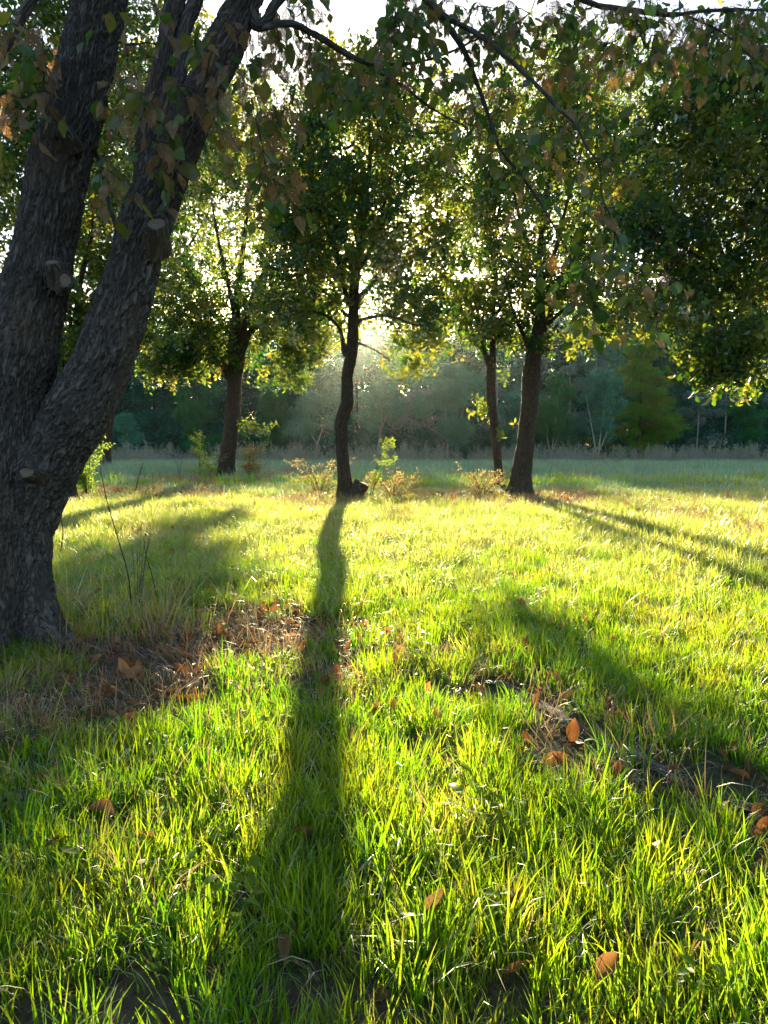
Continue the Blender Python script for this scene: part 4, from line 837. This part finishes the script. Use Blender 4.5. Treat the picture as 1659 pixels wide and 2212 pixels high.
# ------------------------------------------------------------------ grass
def wedge(y0, y1, dens, m=1.0):
    n = int((0.6 * (y1 * y1 - y0 * y0) + 2 * m * (y1 - y0)) * dens)
    y = np.sqrt(RNG.uniform(0, 1, n * 2) * (y1 ** 2 - y0 ** 2) + y0 ** 2) if y0 > 1.2 else RNG.uniform(y0, y1, n * 2)
    x = RNG.uniform(-1, 1, n * 2) * (0.6 * y1 + m); k = np.abs(x) < 0.6 * y + m; return x[k][:n], y[k][:n]
BIG = BT.base
def put(name, src, x, y, scl, lab, thin=None, tilt=.15, hy=None):
    k = np.ones(len(x), bool)
    if thin is not None: k &= RNG.random(len(x)) < thin(x, y)
    k &= np.hypot(x - BIG[0], y - BIG[1]) > 0.24
    x, y = x[k], y[k]; n = len(x)
    s = RNG.uniform(scl[0], scl[1], n) * (1 + 0.45 * perlin(np.stack([x * .9, y * .9, x * 0 + 5], 1)))
    if hy: s = s[:, None] * np.stack([np.ones(n), np.ones(n), np.interp(y, hy[0], hy[1])], 1)
    rot = np.stack([RNG.normal(size=n) * tilt, RNG.normal(size=n) * tilt, RNG.random(n) * 6.28], 1)
    o = scatter(name, SRC[src], np.stack([x, y, gz(x, y)], 1), rot, s); return tag(o, lab, kind='stuff')
gap = lambda x, y: .6 + .4 * sstep(-0.3, .12, fbm(np.stack([x * 2.2, y * 2.2, x * 0], 1), 3) + 0.12)
x, y = wedge(0.5, 5.5, 300); put('grass', 'grass_near', x, y, (.7, 1.25), 'fine bright green grass filling the near ground', lambda x, y: (1 - .5 * sstep(3, 5.5, y)) * (1 - np.minimum(1, dryness(x, y) * 1.15)) * gap(x, y))
x, y = wedge(1.0, 6.5, 26); put('grass', 'grass_lush', x, y, (.7, 1.2), 'taller lush tufts of grass scattered in the near ground', lambda x, y: (1 - dryness(x, y) * .9) * sstep(0.0, .35, perlin(np.stack([x * .8, y * .8, x * 0 + 2], 1)) + .1))
x, y = wedge(3.0, 15, 75, 2); put('grass', 'grass_mid', x, y, (.7, 1.2), 'sunlit green grass between the near ground and the trees', lambda x, y: sstep(3, 5.5, y) * (1 - dryness(x, y) * .95) * (1 - .75 * sstep(11, 15, y)))
x, y = wedge(14.5, 23, 16, 4); put('grass', 'grass_far', x, y, (.7, 1.2), 'green grass beyond the middle trees', lambda x, y: (1 - dryness(x, y) * .8) * (1 - .95 * sstep(15, 18, y)))
x, y = wedge(0.5, 6, 60); put('dry_grass', 'dry_near', x, y, (.5, 1.1), 'dry straw and bent stalks lying in the near patches', lambda x, y: .3 + dryness(x, y) * 1.2, .35)
x, y = wedge(6, 24, 22, 3); put('dry_grass', 'dry_mid', x, y, (.6, 1.1), 'dry brown grass round the feet of the middle trees', lambda x, y: .2 + dryness(x, y) * 1.2, .25)
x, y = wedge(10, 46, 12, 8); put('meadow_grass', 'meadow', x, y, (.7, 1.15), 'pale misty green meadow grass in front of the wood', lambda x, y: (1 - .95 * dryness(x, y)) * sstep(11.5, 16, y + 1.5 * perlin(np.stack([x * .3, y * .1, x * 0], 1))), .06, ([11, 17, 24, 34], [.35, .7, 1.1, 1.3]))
x, y = wedge(35, 43, 4.5, 8); put('tall_seed_grass', 'panicle', x, y, (.7, 1.7), 'tall grasses with feathery seed heads along the foot of the wood', lambda x, y: sstep(-.3, .4, perlin(np.stack([x * .35, y * .5, x * 0 + 8], 1)) + .15), .1)
x, y = wedge(17, 36, 1.0, 6); put('tall_seed_grass', 'panicle', x, y, (.3, .75), 'single seed stalks standing in the pale meadow', None, .1)
def tall_straw(pxs, n, scl, lab):
    P = np.array([G(R.uniform(pxs[0], pxs[2]), R.uniform(pxs[1], pxs[3])) for _ in range(n)]); P = P[np.hypot(P[:, 0] - BIG[0], P[:, 1] - BIG[1]) > .3]; n = len(P)
    o = scatter('tall_straw', SRC['straw'], P, np.stack([RNG.normal(size=n) * .15, RNG.normal(size=n) * .15, RNG.random(n) * 6.3], 1), RNG.uniform(*scl, n)); tag(o, lab, kind='stuff')
def straw_tuft(rnd):
    A = Acc()
    for k in range(11):
        a = rnd.uniform(0, 6.28); r = .05 * rnd.random(); blade(A, (r * math.cos(a), r * math.sin(a), -.01), .3 * rnd.uniform(.5, 1.2), .0042 * rnd.uniform(.5, 1.2), a + rnd.gauss(0, .6), rnd.uniform(.1, 1.1), rnd, 6, rnd.random() * .6, rnd.uniform(.5, 1.6) if rnd.random() < .4 else 0)
    return A.mesh('straw_tuft', M['grass_dry'] if rnd.random() < .6 else M['grass_fine_glow'], uv=True)
SRC['straw'] = src_collection('straw_tuft', [straw_tuft(r_) for _ in range(7)])
tall_straw((120, 1290, 520, 1400), 45, (.6, 1.3), 'tall yellowing grass stalks in front of the big tree')
tall_straw((-80, 1400, 330, 1640), 45, (.3, .75), 'bent straw stalks in the shade at the foot of the big tree')
def weed_tuft(rnd):
    A = Acc()
    for k in range(11):
        V, f4, f3, uv = leaf_verts(.026 * rnd.uniform(.6, 1.3), .017, rnd.uniform(.1, .4), rnd.uniform(0, .4)); a = rnd.uniform(0, 6.28); r = rnd.uniform(0, .05)
        A.add(xf(V, Matrix.Translation((r * math.cos(a), r * math.sin(a), rnd.uniform(.02, .07))) @ Matrix.Rotation(a, 4, 'Z') @ Matrix.Rotation(rnd.uniform(-.5, .6), 4, 'X')), f4, f3, uv=uv)
    return A.mesh('weed_tuft', M['leaf_sapling'], uv=True)
SRC['weed'] = src_collection('weed_tuft', [weed_tuft(r_) for _ in range(4)])
x, y = wedge(.6, 6, 26); put('low_weeds', 'weed', x, y, (.6, 1.4), 'small round leaved weeds among the near grass', lambda x, y: sstep(-.1, .4, perlin(np.stack([x * 1.7, y * 1.7, x * 0 + 12], 1)) + .1))
x, y = wedge(16, 36, 9, 6); put('dry_grass', 'dry_mid', x, y, (1.2, 2.4), 'straw coloured swathes in the pale meadow', lambda x, y: sstep(-.05, .45, perlin(np.stack([x * .22, y * .35, x * 0 + 31], 1)) + .1 + .012 * x), .12)
# leaf litter
LL = []
for k in range(6):
    A = Acc(); V, f4, f3, uv = leaf_verts(0.085, 0.05 * r_.uniform(.6, 1.1), r_.uniform(.2, 1.3), r_.uniform(-.8, .8), 9); V[:, 2] += 0.003 * np.sin(V[:, 1] * 60 + k) + 0.003 * np.sin(V[:, 0] * 110 + k); A.add(V, f4, f3, uv=uv); LL.append(A.mesh('dead_leaf', M['litter'], uv=True))
SRC['litter'] = src_collection('dead_leaf', LL)
x, y = wedge(0.8, 9, 230, 1); k = RNG.random(len(x)) < (.1 + .8 * dryness(x, y) ** 1.5); x, y = x[k], y[k]; n = len(x)
o = scatter('leaf_litter', SRC['litter'], np.stack([x, y, gz(x, y) + RNG.uniform(.004, .03, n)], 1), np.stack([RNG.normal(size=n) * .5, RNG.normal(size=n) * .5, RNG.random(n) * 6.3], 1), RNG.uniform(.3, 1.0, n)); tag(o, 'brown dead leaves lying in the bare patches', kind='stuff')
x, y = wedge(9, 22, 30, 2); k = RNG.random(len(x)) < (.7 * dryness(x, y)); x, y = x[k], y[k]; n = len(x)
o = scatter('leaf_litter', SRC['litter'], np.stack([x, y, gz(x, y) + RNG.uniform(.01, .08, n)], 1), np.stack([RNG.normal(size=n) * .6, RNG.normal(size=n) * .6, RNG.random(n) * 6.3], 1), RNG.uniform(.7, 1.3, n)); tag(o, 'pale dead leaves strewn under the middle trees', kind='stuff')
# single fallen leaves that stand out
for px, py, s_, tilt, lab in [(1062, 1795, 1.1, .5, 'curled brown leaf caught upright in the grass right of the long shadow'), (250, 1800, 1.6, .2, 'broad brown leaf lying flat left of the long shadow'), (160, 1850, 1.2, 1.2, 'narrow orange leaf standing on edge at the lower left'), (340, 1845, .9, .6, 'small orange brown leaf below the broad one'), (10, 1620, .9, .3, 'bright yellow leaf at the left edge'),
                              (1400, 1858, 1.2, .3, 'long yellowish eaten leaf lying at the lower right'), (1328, 1712, .8, 1.2, 'small rust leaf standing below the old root'), (1115, 1460, 1.1, 1.2, 'pale leaf upright at the start of the old root'), (925, 2010, 1.3, 1.0, 'brown leaf leaning in the grass at the bottom middle'), (612, 2070, 1.0, .3, 'grey brown leaf in the shadow stripe at the bottom'), (455, 1655, .9, .5, 'orange leaf in front of the bare patch'),
                              (1475, 1700, .8, .6, 'tan leaf on the right end of the old root'), (1285, 2170, 1.0, .4, 'pale leaf at the very bottom right of the middle'), (350, 1400, 1.2, .5, 'glowing orange leaf on the sunlit bare patch'), (850, 1560, .8, .6, 'small tan leaf right of the shadow stripe'), (120, 1725, 1.0, .5, 'rust brown leaf lying at the left'), (880, 1840, .7, .5, 'small pale leaf near the centre of the lawn')]:
    p = G(px, py); o = link('fallen_leaf', LL[R.randrange(6)], None, (p[0], p[1], p[2] + .045)); o.rotation_euler = (tilt * .45, R.uniform(-.3, .3), R.uniform(0, 6.3)); o.scale = (s_ * .66,) * 3; tag(o, lab, 'leaf', 'fallen leaves in the grass')

# ------------------------------------------------------------------ small plants, stump, root
def shrub(name, px, py, h, wd, n, src, label, Y=None, cat='shrub', mat='twig', lean=0, sc=(.7, 1.2), stems=7, seed=1, bare=0.3, spread=1.0):
    rnd = random.Random(seed); b = G(px, py)
    if Y: b = at(px, py, Y); b[2] = gz1(b[0], Y)
    o = thing(name, b, label, cat); P_, D_ = [], []
    for s_ in range(stems):
        a = rnd.uniform(0, 6.3); r = wd * rnd.uniform(.1, .7) * spread; hh = h * rnd.uniform(.35, 1.1)
        P = np.array([(0.03 * math.cos(a), 0.03 * math.sin(a), -.02), (r * .3 * math.cos(a) + lean * .2, r * .3 * math.sin(a), hh * .4), (r * .7 * math.cos(a) + lean * .6, r * .7 * math.sin(a), hh * .8), (r * 1.15 * math.cos(a) + lean, r * 1.15 * math.sin(a), hh)])
        C = catmull(P, 6); A = Acc(); A.tube(C, np.linspace(.008, .002, len(C)) * max(.6, h) * (.3 if n == 0 else 1), 5); link('stem', A.mesh('stem', M[mat]), o)
        for k in range(max(1, n // stems)):
            i = int(len(C) * (bare + (1 - bare) * rnd.random())) - 1; P_.append(C[i] + np.array([rnd.gauss(0, .07), rnd.gauss(0, .07), rnd.gauss(0, .03)]) * wd); D_.append((rnd.gauss(0, .8) + math.cos(a) * .5, rnd.gauss(0, .8) + math.sin(a) * .5, rnd.uniform(-.1, .9)))
    if src: E, _ = dir_euler(np.array(D_), 0); scatter('foliage', SRC[src], P_, E, RNG.uniform(sc[0], sc[1], len(P_)), parent=o)
    return o
shrub('dry_shrub', 692, 1066, .62, .95, 150, 'shrub', 'straggly dry shrub left of the slender tree foot', seed=2, stems=20, sc=(.45, .8), bare=.15)
shrub('dry_shrub', 850, 1080, .5, .8, 130, 'shrub', 'low pale dried weeds right of the stump, glowing in the sun', seed=3, stems=18, sc=(.45, .8), bare=.15)
shrub('green_sapling', 800, 1080, 1.0, .3, 60, 'sapling', 'thin bright green sapling leaning right beside the stump', seed=4, stems=4, lean=.4, sc=(.55, .9), cat='sapling', spread=.4)
shrub('dry_shrub', 1040, 1072, .5, 1.1, 160, 'shrub', 'brown leaved shrub at the left foot of the close pair', seed=5, stems=20, sc=(.45, .8), bare=.15)
shrub('dry_shrub', 538, 1042, .95, .8, 110, 'shrub', 'rusty pink leaved shrub right of the forked tree foot', Y=18.6, seed=6, stems=9, sc=(.9, 1.4))
shrub('dry_shrub', 450, 1040, .7, .9, 90, 'sapling', 'green and straw coloured shrub left of the forked tree foot', Y=18.6, seed=7, stems=10, sc=(.9, 1.3))
shrub('green_sapling', 432, 1030, 1.25, .3, 40, 'sapling', 'upright sapling with yellow green leaves left of the forked tree', Y=19.5, seed=8, stems=3, sc=(1, 1.6), cat='sapling', spread=.5)
shrub('leafy_bush', 190, 1072, 1.1, .5, 170, 'sapling', 'dark leafy bush hugging the trunk behind the big tree', seed=9, stems=10, sc=(.9, 1.4), cat='bush')
shrub('small_weed', 1205, 1062, .42, .12, 14, 'sapling', 'single thin weed standing right of the stout trunk', seed=10, stems=1, cat='weed', sc=(.5, .8))
shrub('small_weed', 1100, 1040, .5, .25, 18, 'shrub', 'leafy shoot between the two trunks of the close pair', seed=12, stems=3, cat='weed', sc=(.6, .9))
shrub('dry_stalks', 388, 1046, .85, .45, 0, None, 'clump of bare brown stalks left of the forked tree', Y=18, seed=11, stems=16, cat='stalks')
shrub('dry_stalks', 300, 1330, .75, .35, 0, None, 'bundle of tall straw stalks in front of the big tree', seed=13, stems=12, cat='stalks', mat='dead_wood', lean=.05)
def stem_thing(name, pts, label, Y, r0=.004):
    b = at(pts[0][0], pts[0][1], Y); b[2] = gz1(b[0], Y) - .01
    o = thing(name, b, label, 'stem'); P = np.array([at(q[0], q[1], Y) for q in pts]); P[0] = b; C = catmull(P - b, 8); A = Acc(); A.tube(C, np.linspace(r0, r0 * .35, len(C)), 6); link('stem', A.mesh('stem', M['twig']), o)
    for k in range(5):
        i = int(len(C) * (.3 + .13 * k)); a = C[i]; q = np.array([a, a + np.array([R.uniform(-.05, .05), R.uniform(-.03, .03), .05]), a + np.array([R.uniform(-.09, .09), 0, .11])]); A = Acc(); A.tube(q, [r0 * .3, r0 * .25, r0 * .15], 4); link('side_shoot', A.mesh('side_shoot', M['twig']), o)
stem_thing('bare_stem', [(288, 1345), (276, 1240), (255, 1165), (232, 1085), (220, 1030), (216, 1008)], 'single tall bare red brown stem right of the big trunk', 3.75)
stem_thing('bare_stem', [(345, 1340), (330, 1250), (312, 1180), (322, 1130)], 'short bare stem right of the taller one', 3.9, .003)
stem_thing('bare_stem', [(290, 1065), (300, 1030), (310, 1000)], 'thin dark twig upright in the distance beside the leaning limb', 13, .01)
stem_thing('bare_stem', [(128, 1190), (136, 1150), (132, 1120), (142, 1080)], 'orange dry stalk against the right side of the big trunk', 5.8, .006)

# cut stump at the slender tree's foot
b = G(768, 1088); b = np.array([(770 - CX) / F * 12.0, 12.0, gz1(-.47, 12)])
st = thing('cut_stump', b, 'short dark sawn stump against the foot of the slender tree', 'stump')
P = np.array([(-.05, 0, -.05), (0, 0, .08), (.05, 0, .2), (.09, 0, .29)]); C = catmull(P, 8)
A = Acc(); A.tube(C, np.interp(np.linspace(0, 1, len(C)), [0, .4, 1], [.17, .12, .135]), 30, disp=lambda bk, pos, th, L: fbm(pos * 9, 3) * .025 + .012 * np.cos(th * 5), cap=False); link('bark_wall', A.mesh('bark_wall', M['bark_mid']), st)
A = Acc(); th = np.linspace(0, 6.283, 30, endpoint=False); V = np.vstack([[(.09, 0, .285)], np.stack([.09 + .14 * np.cos(th), .14 * np.sin(th), .285 - .3 * .14 * np.cos(th) + RNG.uniform(-.01, .01, 30)], 1)]); A.add(V, None, [(0, 1 + j, 1 + (j + 1) % 30) for j in range(30)], bk=V); link('sawn_face', A.mesh('sawn_face', M['cut']), st)
# old surface root crossing the grass at right
pp = ROOTPX
P = np.array([G(*q) for q in pp]); rt = thing('old_root', P[4], 'weathered grey root snaking through the grass at right', 'root')
C = catmull(P, 10); RRr = np.interp(np.linspace(0, 1, len(C)), [0, .1, .35, .6, 1], [.005, .014, .024, .018, .008]); C[:, 2] += RRr * .15 + .008 * np.sin(np.arange(len(C)) * .19)
A = Acc(); A.tube(C - P[4], RRr, 22, disp=lambda bk, pos, th, L: fbm(pos * 14, 3) * .018 + (1 - np.abs(perlin(bk * np.array([60, 60, 9.]))) * 2) * .004); link('root_wood', A.mesh('root_wood', M['dead_wood']), rt)

# ------------------------------------------------------------------ haze
def haze():
    V = np.array([(x, y, z) for x in (-80, 80) for y in (-6, 90) for z in (-1.8, 17)], float)
    f = [(0, 1, 3, 2), (4, 6, 7, 5), (0, 4, 5, 1), (2, 3, 7, 6), (0, 2, 6, 4), (1, 5, 7, 3)]
    A = Acc(); A.add(V, f); m, n, l = newmat('morning_haze')
    v = n.new('ShaderNodeVolumePrincipled'); v.inputs['Color'].default_value = (.9, 1.0, .92, 1); v.inputs['Density'].default_value = 0.00024; v.inputs['Anisotropy'].default_value = 0.94
    o = n.new('ShaderNodeOutputMaterial'); l.new(v.outputs[0], o.inputs['Volume'])
    ob = link('haze', A.mesh('haze', m, smooth=False)); tag(ob, 'thin morning haze in the air of the clearing', kind='stuff')
haze()
print('objects', len(bpy.data.objects))
